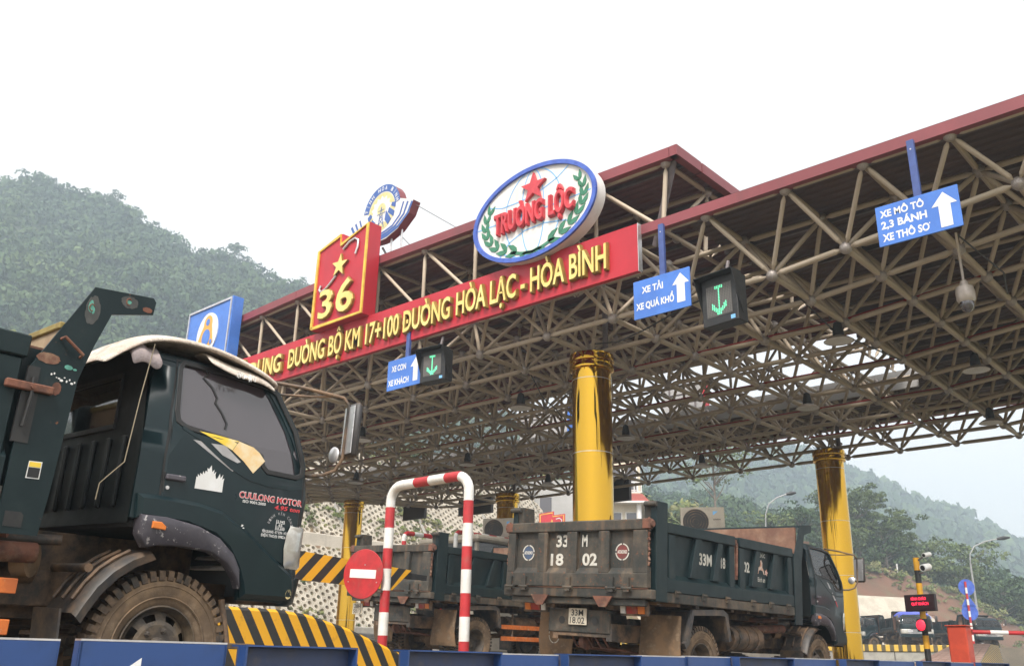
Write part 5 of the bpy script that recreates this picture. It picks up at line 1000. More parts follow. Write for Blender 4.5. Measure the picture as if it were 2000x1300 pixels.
striped_tube(hoop, hp, .067, [z - zg_ for z in (.975, 1.274, 1.56, 1.85, 2.127, 2.408, 2.693)] + [bl + x for x in (-9.537, -9.245, -8.93)] + [bl - 8.66] + [TOT - (z - zg_) for z in (2.644, 2.351, 2.058, 1.768, 1.478, 1.192, .899)], mats=(M['redp'], M['whitep']))
ne = thing('no_entry_sign', 'round red no-entry disc with a white bar fixed to the striped hoop', 'sign', (-10.30, 8.40, 1.78), (0, 0, .25))
mb = MB(); mb.lathe([(.001, -.012), (.33, -.012), (.335, -.004), (.33, .004), (.001, .004)], 48, 'Y', close=True); mb.build('disc', M['redp'], ne, smooth=30)
mb = MB(); mb.box((.0, -.0145, .0), (.44, .003, .115), Matrix.Rotation(.06, 3, 'Y')); mb.build('white_bar', M['white'], ne)
for x, z in ((.03, .12), (-.24, -.1), (.24, -.12)): mb = MB(); mb.lathe([(.008, -.012), (.008, -.02)], 8, 'Y', c=(x, 0, z)); mb.build('rivet', M['silver'], ne)
mb = MB(); mb.bb((-.07, .006, -.25), (.3, .1, -.22)); mb.build('clamp', M['darksteel'], ne)
nose = thing('hazard_block', 'concrete island nose with diagonal yellow and black hazard stripes', 'concrete block', (-9.2, 0, 0))
mb = MB(); pf = [(1.5, .3), (8.35, .3), (8.2, .5), (7.75, .72), (6.85, 1.0), (6.3, 1.12), (5.9, 1.155), (1.5, 1.16)]
mb.prism(pf, lambda u, v, h: (h, u, v), -.6, .6); mb.build('hazard_block_body', STRIPE_Y, nose, bevel=.03)
board = thing('hazard_board', 'tilted yellow and black striped barrier board behind the green cab', 'barrier board', (-10.75, 0, 0))
mb = MB(); mb.prism([(6.17, 2.12), (9.68, 1.946), (9.32, 1.637), (6.17, 1.69)], lambda u, v, h: (h, u, v), -.015, .015); mb.build('striped_plate', STRIPE_Y2, board)
mb = MB(); mb.prism([(9.48, 1.913), (10.03, 1.896), (10.03, 1.819), (9.48, 1.814)], lambda u, v, h: (h, u, v), -.04, -.016); mb.build('board_arm', M['black'], board)
mb = MB()
mb.tube([(-.04, 6.4, .5), (-.04, 6.4, 1.8)], .04, 8)
mb.build('board_post', M['darksteel'], board)
# guard hoops and booths on the islands behind
def booth(label, x0, x1, y0, y1, z1, aclabel, acx, acy, acrot):
    t = thing('toll_booth', label, 'booth', ((x0 + x1) / 2, (y0 + y1) / 2, gz((x0 + x1) / 2, (y0 + y1) / 2) + .15)); w, d, h = (x1 - x0) / 2, (y1 - y0) / 2, z1 - t.location.z
    mb = MB(); mb.bb((-w, -d, 0), (w, d, 1.0)); [mb.bb((sx * w, sy * d, 1.0), (sx * (w - .08), sy * (d - .08), h - .15)) for sx in (-1, 1) for sy in (-1, 1)]; mb.build('booth_wall', M['cream'], t, bevel=.01)
    mb = MB(); mb.bb((-w - .12, -d - .12, h - .15), (w + .12, d + .12, h)); mb.build('booth_roof', M['cream'], t, bevel=.05)
    for sx in (-1, 1): mb = MB(); mb.bb((sx * (w - .04), -d + .08, 1.0), (sx * (w - .045), d - .08, h - .15)); mb.build('booth_window', M['glass'], t)
    for sy in (-1, 1): mb = MB(); mb.bb((-w + .08, sy * (d - .04), 1.0), (w - .08, sy * (d - .045), h - .15)); mb.build('booth_window', M['glass'], t)
    a = thing('air_conditioner', aclabel, 'air conditioner', (acx, acy, z1), (0, 0, acrot), 'air conditioners on the booth roofs')
    mb = MB(); mb.bb((-.42, -.15, .03), (.42, .15, .58)); mb.build('ac_case', M['cream'], a, bevel=.015)
    mb = MB(); mb.lathe([(.235, -.155), (.235, -.148), (.21, -.145)], 32, 'Y', c=(-.13, 0, .3)); g = mb.build('fan_grille', M['acgrille'], a)
    mb = MB(); [mb.lathe([(r, -.158), (r + .006, -.16), (r + .012, -.158)], 28, 'Y', c=(-.13, 0, .3), close=True) for r in (.05, .1, .15, .2, .235)]; o = mb.build('grille_rings', M['darksteel'], g); o['kind'] = 'stuff'
    flat(a, 'logo_mark', [[(.2, .42), (.3, .5), (.2, .5)]], lambda u, v, h: (u, -.1505 - h, v), M['skyblue']); lettering(a, [text_fit('DAIKIN', .2, .34, .33, .355, .02)], lambda u, v, h: (u, -.1515, v), M['black'])
    mb = MB(); mb.bb((-.35, -.12, 0), (-.28, .12, .03)); mb.bb((.28, -.12, 0), (.35, .12, .03)); mb.build('foot', M['darksteel'], a)
    mb = MB(); mb.bb((.4215, -.05, .3), (.425, .08, .34)); mb.build('side_grip', M['black'], a)
booth('cream toll booth hidden behind the bed of the right dump truck', -10.3, -8.7, 15.4, 17.9, 2.97, 'beige air conditioner on the booth roof above the right dump truck bed', -9.35, 15.95, .55)
booth('cream toll booth behind the grey dump truck', -16.9, -15.1, 15.6, 18.4, 3.42, 'beige air conditioner with round fan between the hoop and the tailgate', -15.75, 17.1, .45)
def guard(label, x, ya, yb, zt):
    t = thing('guard_hoop', label, 'barrier', group='low striped guard hoops'); pts = [(y_, x_, z_) for x_, y_, z_ in []]
    hp = [(x, p[0], p[2]) for p in hoop_pts(ya, yb, 0, gz(x, ya) + .15, zt, .12)]; striped_tube(t, hp, .05, [.45 * k for k in range(1, 6)] + [zt - gz(x, ya) - .2 + .27 * k for k in range(0, 9)], mats=(M['redp'], M['whitep']))
guard('short striped guard hoop just right of the tall hoop leg, behind the grey truck', -15.6, 13.8, 15.05, 3.3); guard('striped guard hoop in front of the air conditioner with round fan', -15.4, 15.2, 17.3, 3.46)

# ------------------------------------------------------------------ blue barrier panels along the near kerb
def blue_panel(y0, y1, ztop, arrow, label, tray):
    X = -4.42; t = thing('barrier_panel', label, 'barrier panel', (X, (y0 + y1) / 2, gz(X, y0)), (0, 0, random.uniform(-.03, .03)), 'blue barrier panels along the near kerb'); w = (y1 - y0) / 2; h = ztop - t.location.z
    mb = MB(); mb.bb((-.015, -w, .05), (.0, w, h)); mb.build('panel_sheet', M['panel'] if not tray else M['panelshade'], t, bevel=.003)  # tray sheets take a darker blue, their shade painted into the colour
    mb = MB(); mb.bb((-.06, -w, h + .0005), (.0 if not tray else .07, w, h + .009)); mb.build('top_flange', M['silver'] if not tray else M['panel'], t)
    for s in (-1, 1): mb = MB(); mb.bb((.001 if tray else -.06, s * w, .05), (.07 if tray else .0, s * (w - .012), h)); mb.build('side_flange', M['panel'], t)
    for s in (-1, 1): mb = MB(); mb.bb((-.07, s * w * .7 - .02, -.05), (-.02, s * w * .7 + .02, h - .05)); mb.build('post', M['darksteel'], t)
    if arrow:
        a = h - .16; flat(t, 'arrow', [[(w * .72, a + .02), (w * .72, a - .1), (-w * .2, a - .1), (-w * .2, a - .17), (-w * .7, a - .04), (-w * .2, a + .09), (-w * .2, a + .02)]], lambda u, v, hh: (.0012 + hh, u, v), M['white'])
PN = [(.55, 1.05, .738, 1, 0), (1.12, 1.9, .742, 1, 0), (1.985, 2.75, .746, 1, 0), (2.81, 3.55, .738, 0, 1), (3.92, 4.78, .735, 0, 1), (4.81, 5.44, .73, 0, 0), (5.48, 6.38, .737, 0, 1), (6.42, 7.14, .742, 0, 0), (7.17, 7.92, .748, 0, 0), (7.96, 9.03, .752, 0, 1), (9.12, 10.2, .757, 0, 0), (10.25, 11.25, .76, 0, 1), (11.4, 12.5, .762, 0, 0), (12.6, 13.7, .765, 0, 1), (13.8, 14.9, .765, 0, 0), (15.0, 16.4, .77, 0, 1)]
ORD = ['partly cut off at the left picture edge', 'leftmost whole', 'with white arrow before the big wheel', 'below the hazard block', 'under the hoop legs', 'fifth', 'under the 33M number plate', 'seventh', 'below the rear wheel of the right truck', 'before the fuel tank', 'before the right front wheel', 'under the far gold column', 'below the display pole', 'below the red barrier box', 'before the tiled block', 'at the right picture edge']
ORD = ['blue barrier panel outside the left picture edge', 'blue barrier panel at the left picture edge with a white arrow end', 'blue barrier panel with white left arrow before the big front wheel', 'blue barrier tray below the hazard striped block', 'blue barrier tray between the legs of the hoop', 'narrow blue barrier panel just right of the hoop leg', 'blue barrier tray under the 33M number plate', 'blue barrier panel under the muddy flap of the right truck', 'blue barrier panel before the rear wheel of the right truck', 'blue barrier tray before the fuel tank of the right truck', 'blue barrier panel before the front wheel of the right truck', 'blue barrier tray at the foot of the right gold column', 'blue barrier panel below the display pole', 'blue barrier tray below the red barrier box', 'blue barrier panel before the tiled block', 'blue barrier tray nearest the right picture edge']
for (a, b, z, ar, tr), lb in zip(PN[1:], ORD[1:]): blue_panel(a, b, z, ar, lb, tr)

# ------------------------------------------------------------------ exit equipment at the right
led = thing('display_pole', 'yellow and black striped pole carrying a red text display and a red light', 'display pole', (-5.2, 15.35, gz(-5.2, 15.3)))
def ring_pole(t, x, y, z0, z1, r, n, mats):
    for k in range(n): a, b = z0 + (z1 - z0) * k / n, z0 + (z1 - z0) * (k + 1) / n; mb = MB(); mb.tube([(x, y, a), (x, y, b)], r, 14); mb.build('pole_section', mats[k % 2], t, smooth=40)
ring_pole(led, 0, 0, 0, 2.14, .045, 11, (M['yellow'], M['black']))
rot = Rz(-.2)
mb = MB(); mb.box((.02, -.09, 1.45), (.5, .07, .25), rot); dsp = mb.build('display_case', M['ledblack'], led, bevel=.006)
mb = MB(); mb.box((.02, -.13, 1.45), (.46, .004, .21), rot); mb.build('display_face', mat('display_face', (.03, .012, .014), .4), dsp)
def led3(u, v, h): q = rot @ Vector((u + .02, -.1335, v)); return (q.x, q.y - .0, q.z)
lettering(dsp, [text_fit('KÍNH CHÀO', -.11, .14, 1.49, 1.53, .03), text_fit('QUÝ KHÁCH', -.11, .17, 1.415, 1.455, .03)], led3, M['red_led'])
mb = MB(); mb.box((.03, -.1, 1.12), (.18, .1, .19), rot); sl = mb.build('signal_box', M['black'], led, bevel=.008)
mb = MB(); mb.lathe([(.001, -.165), (.05, -.163), (.075, -.155), (.082, -.145)], 28, 'Y', c=(.01, 0, 1.12)); mb.build('red_lens', M['stop'], sl, smooth=50)
mb = MB(); mb.tube([(0, 0, 2.08), (.14, -.05, 2.15)], .014, 8); mb.tube([(0, 0, 1.9), (.1, -.06, 1.9)], .014, 8); mb.build('camera_arm', M['pipe'], led)
for (x, z, r, l) in ((.17, 2.17, .035, .12), (.13, 1.98, .055, .18)): mb = MB(); mb.tube([(x + .03, .06, z + .02), (x - .01, -.1, z - .01)], r, 14); c_ = mb.build('camera_body', M['white'], led, smooth=40); mb = MB(); mb.tube([(x - .0105, -.102, z - .0105), (x - .012, -.106, z - .0115)], r * .75, 14); mb.build('camera_lens', M['black'], c_)
bar = thing('boom_barrier', 'red barrier box with a raised red and white striped boom across the exit', 'barrier', (-4.75, 15.55, gz(-4.75, 15.5)))
mb = MB(); mb.bb((-.15, -.13, 0), (.13, .13, 1.13)); mb.build('barrier_box', M['machine'], bar, bevel=.015)
mb = MB(); mb.bb((-.17, -.15, 1.132), (.15, .15, 1.15)); mb.build('box_lid', M['machine'], bar, bevel=.006)
for k in range(12): mb = MB(); d = Vector((.82, .57, -.01)).normalized(); p = Vector((.12, .18, 1.06)); mb.tube([p + d * (.26 * k), p + d * (.26 * (k + 1))], .032, 10); mb.build('boom_section', (M['redp'], M['whitep'])[k % 2], bar, smooth=40)
blk = thing('tiled_block', 'pink tiled wedge block with striped end behind the red barrier box', 'block')
qa, qb, qc, qd = Vector((-5.62, 15.66, .70)), Vector((-5.7, 18.27, 1.10)), Vector((-5.12, 18.36, 1.104)), Vector((-4.74, 16.16, .72)); qe, qf = Vector((-5.2, 19.1, 1.095)), Vector((-4.83, 17.9, .72)); dn3 = Vector((0, 0, -.55))
mb = MB(); mb.add([qa, qb, qc, qd, qa + dn3, qb + dn3 * 1.6, qc + dn3 * 1.6, qd + dn3], [(0, 1, 2, 3), (0, 4, 5, 1), (1, 5, 6, 2), (2, 6, 7, 3), (3, 7, 4, 0)]); mb.build('block_body', M['concrete'], blk)
def bil(u, v): return qa.lerp(qd, u).lerp(qb.lerp(qc, u), v) + Vector((0, 0, .004))
for i in range(7):
    for j in range(11):
        u0, u1, v0, v1 = i / 7, (i + 1) / 7 - .012, j / 11, (j + 1) / 11 - .01; c4_ = [bil(u0, v0), bil(u1, v0), bil(u1, v1), bil(u0, v1)]; up = Vector((0, 0, .008)); mb = MB(); mb.add(c4_ + [p + up for p in c4_], [(4, 5, 6, 7), (0, 1, 5, 4), (1, 2, 6, 5), (2, 3, 7, 6), (3, 0, 4, 7)]); mb.build('tile', M['tile'], blk)
mb = MB(); mb.add([qd, qc, qe, qf, qd + dn3, qf + dn3, qe + dn3 * 1.6], [(0, 1, 2, 3), (0, 3, 5, 4), (3, 2, 6, 5)]); mb.build('striped_end', stripes('hazard_stripe_end', (.6, .36, .05), (.1, .08, .04), (.3, .95, 0), .13), blk)
rail = thing('blue_rail', 'dark blue barrier rail at the right edge behind the tiled block', 'barrier', (-3.2, 22, gz(-3.2, 22)))
mb = MB(); mb.bb((-.9, -.03, .65), (5, .03, .98)); mb.build('rail_panel', M['panel'], rail, bevel=.004)
for x in (-.6, .4, 1.4): mb = MB(); mb.bb((x - .03, -.08, 0), (x + .03, -.035, 1.0)); mb.build('post', M['panel'], rail)

# ------------------------------------------------------------------ cut slope faced with honeycomb blocks (rises towards -X, runs along Y)
def slope_strip(name, x0, z0, x1, z1, ya, yb, m):
    mb = MB(); mb.add([(x0, ya, z0), (x0, yb, z0), (x1, yb, z1), (x1, ya, z1)], [(0, 1, 2, 3)]); return mb.build(name, m, kind='structure')
LOW = (-43.5, 1.9, -46.9, 7.0); UP = (-47.9, 7.75, -52.6, 14.6)
low = slope_strip('lower_slope', *LOW, 10, 95, M['soil']); upper = slope_strip('upper_slope', *UP, 10, 95, M['soil'])
mb = MB(); mb.bb((-48.0, 10, 6.9), (-46.9, 95, 7.75)); bench = mb.build('slope_bench_wall', M['bench'], kind='structure', bevel=.04)
mb = MB(); mb.bb((-43.5, 10, 1.4), (-43.0, 95, 2.3)); mb.build('slope_foot_wall', M['concrete'], kind='structure', bevel=.04)
hb = MB(); R0, Ri = .25, .14
out = [(R0 * math.cos(math.radians(60 * k)), R0 * math.sin(math.radians(60 * k))) for k in range(6)]; inn = [(Ri * math.cos(math.radians(30 * k)), Ri * math.sin(math.radians(30 * k))) for k in range(12)]; o12 = []
for k in range(6): a, b = out[k], out[(k + 1) % 6]; o12 += [a, ((a[0] + b[0]) / 2, (a[1] + b[1]) / 2)]
vs = [(u, v, .13) for u, v in o12] + [(u, v, .13) for u, v in inn] + [(u, v, 0) for u, v in o12] + [(u * .9, v * .9, -.02) for u, v in inn]
hb.add(vs, [f for k in range(12) for f in ((k, (k + 1) % 12, 12 + (k + 1) % 12, 12 + k), (24 + k, 24 + (k + 1) % 12, (k + 1) % 12, k), (12 + k, 12 + (k + 1) % 12, 36 + (k + 1) % 12, 36 + k))]); HEX = hb.mesh('honeycomb_block', M['block'])
def hex_field(sl, parent, ya, yb, near):
    x0, z0, x1, z1 = sl; L = math.hypot(x1 - x0, z1 - z0); ex_ = Vector(((x1 - x0) / L, 0, (z1 - z0) / L)); ey = Vector((0, 1, 0)); n_ = ey.cross(ex_); n_ = n_ if n_.z > 0 else -n_
    B = Matrix((( ey.x, ex_.x, n_.x), (ey.y, ex_.y, n_.y), (ey.z, ex_.z, n_.z))); ms = []; r = 0; v = .28
    while v < L - .25:
        u = ya + (.383 if r % 2 else 0); k = 0
        while u < yb:
            p = Vector((x0, 0, z0)) + ex_ * v + ey * u
            if random.random() > .012 and int((u - .25) / 7.5) == int((u + .25) / 7.5):
                mt = (B @ Rz(random.uniform(-.05, .05))).to_4x4(); mt.translation = p + n_ * random.uniform(.0, .025); ms.append((mt, p))
            u += .766; k += 1
        v += .221; r += 1
    ms.sort(key=lambda t: (t[1] - camp).length if seen(t[1]) else 1e4)
    for mt, p in ms[:near]: link('honeycomb_block', HEX, parent, mw=mt)
    join_instances('honeycomb_field', HEX, [m for m, p in ms[near:]], M['block'], parent, kind='stuff')
    return [p for m, p in ms]
P1 = hex_field(LOW, low, 26, 60, 150); P2 = hex_field(UP, upper, 26, 76, 150)
for y in [7.5 * k for k in range(3, 12)]:
    for sl, par in ((LOW, low), (UP, upper)):
        x0, z0, x1, z1 = sl; mb = MB(); mb.add([(x0, y - .15, z0 + .12), (x0, y + .15, z0 + .12), (x1, y + .15, z1 + .12), (x1, y - .15, z1 + .12), (x0, y - .15, z0 - .2), (x0, y + .15, z0 - .2), (x1, y + .15, z1 - .2), (x1, y - .15, z1 - .2)], [(0, 1, 2, 3), (0, 4, 5, 1), (1, 5, 6, 2), (2, 6, 7, 3), (3, 7, 4, 0)]); mb.build('slope_beam', M['concrete'], par)

# ------------------------------------------------------------------ vegetation helpers
def crown_arrays(n, lumps, size, rnd, flat_=.8, rx=1., rz=1.):
    """n leaf quads spread over lumps inside a unit crown; returns verts, faces (quads)"""
    cs = [(rnd.normal(0, .42) * rx, rnd.normal(0, .42) * rx, rnd.uniform(-.35, .5) * rz, rnd.uniform(.3, .52)) for _ in range(lumps)]; V = np.empty((n * 4, 3))
    idx = rnd.integers(0, lumps, n); c = np.array([[a, b, d] for a, b, d, r in cs])[idx]; rr = np.array([r for *_, r in cs])[idx]
    d = rnd.normal(size=(n, 3)); d[:, 2] = np.abs(d[:, 2]) * .9 + d[:, 2] * .35; d /= np.linalg.norm(d, axis=1)[:, None]
    p = c + d * (rr * rnd.uniform(.7, 1.08, n))[:, None] * np.array([1, 1, flat_])
    nrm = d + rnd.normal(0, .3, (n, 3)); nrm /= np.linalg.norm(nrm, axis=1)[:, None]; t = np.cross(nrm, rnd.normal(size=(n, 3))); t /= np.linalg.norm(t, axis=1)[:, None]; b = np.cross(nrm, t); s = size * rnd.uniform(.55, 1.35, n)
    for k, (a1, a2) in enumerate(((-1, -.5), (.9, -.6), (1.1, .55), (-.8, .6))): V[k::4] = p + t * (a1 * s)[:, None] + b * (a2 * s)[:, None]
    return V
def quads_object(name, V, m, parent=None, tones=None, **k):
    n = len(V); me = bpy.data.meshes.new(name); me.vertices.add(n); me.vertices.foreach_set('co', np.ascontiguousarray(V).ravel()); me.loops.add(n); me.loops.foreach_set('vertex_index', np.arange(n)); me.polygons.add(n // 4); me.polygons.foreach_set('loop_start', np.arange(0, n, 4)); me.update(calc_edges=True); me.materials.append(m)
    at = me.attributes.new('tone', 'FLOAT', 'POINT'); at.data.foreach_set('value', np.repeat(RNG.uniform(.3, .7, n // 4), 4) if tones is None else tones)
    return link(name, me, parent, **k)
CR = [crown_arrays(300, 8, .08, np.random.default_rng(100 + k), .85) for k in range(7)]
CRH = [crown_arrays(165, 7, .1, np.random.default_rng(400 + k), .9) for k in range(7)]
CRW = [crown_arrays(110, 6, .13, np.random.default_rng(300 + k), .85) for k in range(5)]
CRS = [crown_arrays(110, 6, .19, np.random.default_rng(200 + k), .85) for k in range(5)]
def forest(name, pts, smin, smax, base, m, label, lift=.3, slim=None):
    out = []; tn = []
    for p in pts:
        v = base[RNG.integers(len(base))]; s = smin + (smax - smin) * RNG.uniform() ** 1.8; tn.append(np.repeat(np.clip(RNG.uniform(0, 1) + RNG.normal(0, .09, len(v) // 4), 0, 1), 4)); a = RNG.uniform(0, 6.28); R_ = np.array([[math.cos(a), -math.sin(a), 0], [math.sin(a), math.cos(a), 0], [0, 0, 1]]); sz = s * RNG.uniform(.75, 1.35)
        out.append((v * np.array([s, s, sz])) @ R_.T + np.array(p) + np.array([0, 0, lift * sz]))
    o = quads_object(name, np.concatenate(out), m, tones=np.concatenate(tn), kind='stuff'); o['label'] = label; o['category'] = 'forest'; return o
def fbm(x, y, s): return sum(math.sin(x / (s / 2 ** k) + 1.7 * k + y / (s * .8 / 2 ** k)) * math.cos(y / (s / 2 ** k) - .9 * k) / 2 ** k for k in range(4))
def ridge_hill(name, ridge, base, nu, nv, amp, back=60):
    """surface from a base line up to a ridge line and down behind it"""
    def samp(l, t):
        f = t * (len(l) - 1); i = min(int(f), len(l) - 2); return Vector(l[i]).lerp(Vector(l[i + 1]), f - i)
    P = []
    for i in range(nu + 1):
        r, b = samp(ridge, i / nu), samp(base, i / nu); row = []
        for j in range(nv + 1):
            t = j / nv; p = b.lerp(r, t); e = math.sin(math.pi * min(1, t)); p.z = b.z + (r.z - b.z) * (t ** .92) + amp * fbm(p.x, p.y, 45) * e; row.append(p)
        d = Vector((r.x - b.x, r.y - b.y, 0)).normalized(); row.append(Vector((r.x, r.y, r.z - 18)) + d * back * .6); row.append(Vector((r.x, r.y, b.z)) + d * back * 2); P.append(row)
    m = nv + 3; mb = MB(); mb.add([p for r in P for p in r], [(i * m + j, (i + 1) * m + j, (i + 1) * m + j + 1, i * m + j + 1) for i in range(nu) for j in range(m - 1)]); o = link(name, mb.mesh(name, M['hillm'], smooth=60, fix=False), None, kind='structure')
    return P, nv
def scatter(P, nv, n, tmin=0., tmax=1.0, keep=None):
    out = []
    while len(out) < n:
        u = RNG.uniform(0, len(P) - 1.001); t = RNG.uniform(tmin, tmax) * nv; i, j = int(u), int(t); a, b = u - i, t - j
        j = min(j, nv); p = P[i][j] * (1 - a) * (1 - b) + P[i + 1][j] * a * (1 - b) + P[i][j + 1] * (1 - a) * b + P[i + 1][j + 1] * a * b
        if keep is None or keep(p): out.append(p)
    return out
LR = [(-440, -60, 142), (-365, 29, 147), (-334, 57, 147), (-304, 86, 143), (-293, 96, 142.5), (-286, 104, 138), (-277, 113, 137), (-271, 121, 129), (-267, 128, 122), (-254, 141, 120), (-248, 149, 114), (-240, 158, 112), (-233, 168, 105), (-221, 184, 93), (-209, 201, 81), (-197, 218, 70), (-184, 234, 60), (-170, 250, 50)]
LB = [(-190, -120, 20), (-175, -60, 20), (-165, -10, 20), (-155, 20, 20), (-150, 38, 20), (-147, 52, 20), (-144, 66, 20), (-140, 80, 20), (-137, 92, 20), (-134, 102, 19), (-130, 114, 18), (-127, 124, 18), (-124, 134, 17), (-120, 146, 16), (-116, 158, 15), (-112, 170, 14), (-108, 182, 13), (-104, 194, 12)]
P, nv = ridge_hill('hill', LR, LB, 60, 26, 4.0)
vis = lambda p: seen(p) or random.random() < .06
forest('hillside_forest', scatter(P, nv, 4300, .0, 1.0, vis), 1.9, 5.2, CRH, M['leaf'], 'dense green forest covering the steep hillside on the left')
FR = [(-520, 250, 120), (-434, 341, 142), (-391, 387, 128), (-346, 430, 124), (-299, 471, 126), (-265, 503, 124), (-241, 528, 116), (-222, 550, 106), (-208, 566, 98), (-192, 586, 88), (-175, 605, 79), (-159, 625, 69), (-137, 647, 62), (-107, 679, 51), (-63, 724, 41), (0, 790, 25), (120, 880, 15)]
FB = [(-250, 150, 5), (-215, 200, 5), (-190, 240, 5), (-170, 270, 6), (-150, 300, 6), (-132, 325, 6), (-120, 345, 6), (-108, 360, 6), (-100, 375, 6), (-90, 390, 6), (-80, 405, 6), (-68, 420, 5), (-52, 440, 5), (-30, 470, 4), (0, 510, 3), (40, 560, 2), (120, 640, 2)]
P, nv = ridge_hill('far_hill', FR, FB, 50, 18, 5.0, 120)
forest('far_forest', scatter(P, nv, 2600, 0, 1.02, vis), 6, 11, CRS, M['leaf'], 'hazy blue-green forest on the distant hill at the right')
MR = [(-150, 170, 37), (-136, 185, 37), (-128, 192, 37.5), (-121, 199, 38), (-115, 204, 37), (-111, 209, 34), (-107, 214, 31), (-102, 220, 29), (-94, 227, 25), (-85, 238, 19), (-76, 248, 14), (-67, 257, 10), (-54, 271, 7), (-35, 290, 3)]
MBs = [(-75, 85, 12), (-72, 95, 12), (-68, 104, 12), (-64, 112, 12), (-61, 118, 12), (-58, 124, 11.5), (-55, 128, 11), (-52, 131, 11), (-48, 134, 11), (-44, 137, 10), (-40, 140, 9), (-36, 143, 8), (-30, 148, 6), (-22, 155, 3)]
P, nv = ridge_hill('wooded_spur', MR, MBs, 40, 16, 2.0)
forest('spur_forest', scatter(P, nv, 900, 0, 1.02, vis), 2.4, 4.6, CR, M['leaf'], 'wooded spur behind the dump trucks and street lamps')
# bare earth bank and concrete revetment on the right
EC = [(-62, 95, 13.5), (-45, 111, 12.6), (-43, 113, 12), (-39, 117, 10.5), (-36, 121, 8.8), (-33, 124, 6.6), (-31, 127, 4.8), (-27, 131, 3.4), (-20, 140, 2)]; EB = [(-52, 84, 2.5), (-40, 97, 2.4), (-37, 100, 2.3), (-34, 103, 2.2), (-31, 106, 2.1), (-28, 109, 2), (-26, 111, 2), (-24, 114, 1.8), (-16, 122, 1.5)]
P, nv = ridge_hill('earth_bank', EC, EB, 40, 10, .35, 14); bpy.data.objects['earth_bank'].data.materials[0] = M['earth']
def shrubs(name, pts, smin, smax, m, label): return forest(name, pts, smin, smax, CRW, m, label, .25)
shrubs('bank_shrubs', scatter(P, nv, 170, .8, 1.05) + scatter(P, nv, 30, .0, .8), .4, 1.0, M['leafs'], 'pale green shrubs along the top of the bare earth bank')
mb = MB(); mb.add([(-36.5, 82, 2.0), (-30.0, 89.5, 2.0), (-32.0, 91.5, 6.8), (-37.5, 86, 7.0), (-46, 74, 2.0), (-46, 79, 7.2), (-27.5, 93, 2.0)], [(0, 1, 2, 3), (4, 0, 3, 5), (1, 6, 2)]); mb.build('concrete_revetment', M['block'], kind='structure')
# platform with striped parapet
mb = MB(); pl = [(-60, 47), (-14, 57.5), (-11, 120), (-60, 120)]
mb.prism(pl, lambda u, v, h: (u, v, h), .3, 1.78); mb.build('parking_terrace', M['asphalt'], kind='structure')
pw = thing('parapet_wall', 'low concrete parapet with yellow and black striped top below the far trucks', 'wall', (-38, 51.2, .5), (0, 0, math.atan2(10.5, 46)))
for k in range(9): mb = MB(); mb.bb((-22 + 5 * k, -.3, 0), (-17.04 + 5 * k, 0, 1.0)); mb.build('wall_panel', M['concrete'], pw, bevel=.02)
mb = MB(); mb.bb((-22, -.36, 1.002), (23, .04, 1.36)); mb.build('striped_coping', STRIPE_W, pw, bevel=.02)
# far dump trucks on the terrace
FT = [('dark dump truck seen from behind its cab, far right beside the gold column', (-27.4, 68.8, 1.8), 2.55, '79 43'), ('distant dump truck facing the camera with a blue tarp on its roof', (-22.6, 64.6, 1.8), -2.55, None), ('distant dump truck bed standing beyond the blue round signs', (-20.2, 70.5, 1.8), -2.2, None)]
for lb, loc, rz, num in FT:
    t = truck('dump_truck', lb, loc, (0, 0, rz), skip=('side_guard', 'wheel_nut', 'brake_lines', 'tailgate_chain'), group='far dump trucks parked on the terrace')
    if num:
        for o in t.children:
            if o.name.split('.')[0] == 'side_wall': s_ = 1 if o.data.vertices[0].co.x > 0 else -1; lettering(o, [text_fit('29H', -3.5, -3.0, 1.55, 1.72, .03), text_fit(num, -2.9, -1.9, 1.55, 1.72, .03)], (lambda u, v, h: (1.0355, u, v)) if s_ > 0 else (lambda u, v, h: (-1.0355, -5.2 - u, v)), M['stencil'], 'stencil_number')
    if 'tarp' in lb:
        tp_ = thing('tarpaulin', 'bright blue tarpaulin spread over the cab roof of the distant truck', 'tarpaulin', loc, (0, 0, rz)); quilt_sheet('tarp_sheet', [(-.6, 2.28), (-.4, 2.32), (-.1, 2.3), (.2, 2.29), (.42, 2.24), (.6, 2.1)], [-1.08 + .18 * k for k in range(13)], .02, M['tarp'], .03, lambda x: 1.6 * max(0, abs(x) - .8) ** 1.3, tp_, 9)
# street lamps
def street_lamp(label, x, y, z0, h, dx, dy):
    t = thing('street_lamp', label, 'street lamp', (x, y, z0), group='curved street lamps'); arm = [(0, 0, h * .78), (dx * .02, dy * .02, h * .86), (dx * .14, dy * .14, h * .93), (dx * .4, dy * .4, h * .975), (dx * .7, dy * .7, h)]
    mb = MB(); mb.tube([(0, 0, 0), (0, 0, h * .4), (0, 0, h * .78)], [.11, .09, .07], 10); mb.build('pole', M['polegrey'], t, smooth=40); mb = MB(); mb.tube(arm, .045, 8); mb.build('arm', M['polegrey'], t, smooth=40)
    mb = MB(); mb.tube([arm[-1], (dx * .86, dy * .86, h + .08), (dx, dy, h + .12)], [.1, .16, .06], 8); mb.build('lamp_head', M['black'], t, smooth=40)
street_lamp('curved street lamp beside the blue round signs at the right', -22.6, 78.8, 1.7, 8.6, 2.6, 2.0); street_lamp('curved street lamp above the bed of the right dump truck', -32.9, 65.4, 2.0, 11.0, 1.9, 1.6)
street_lamp('thin pale lamp mast at the far right edge', -22, 130, 1.5, 14, -.6, .3)
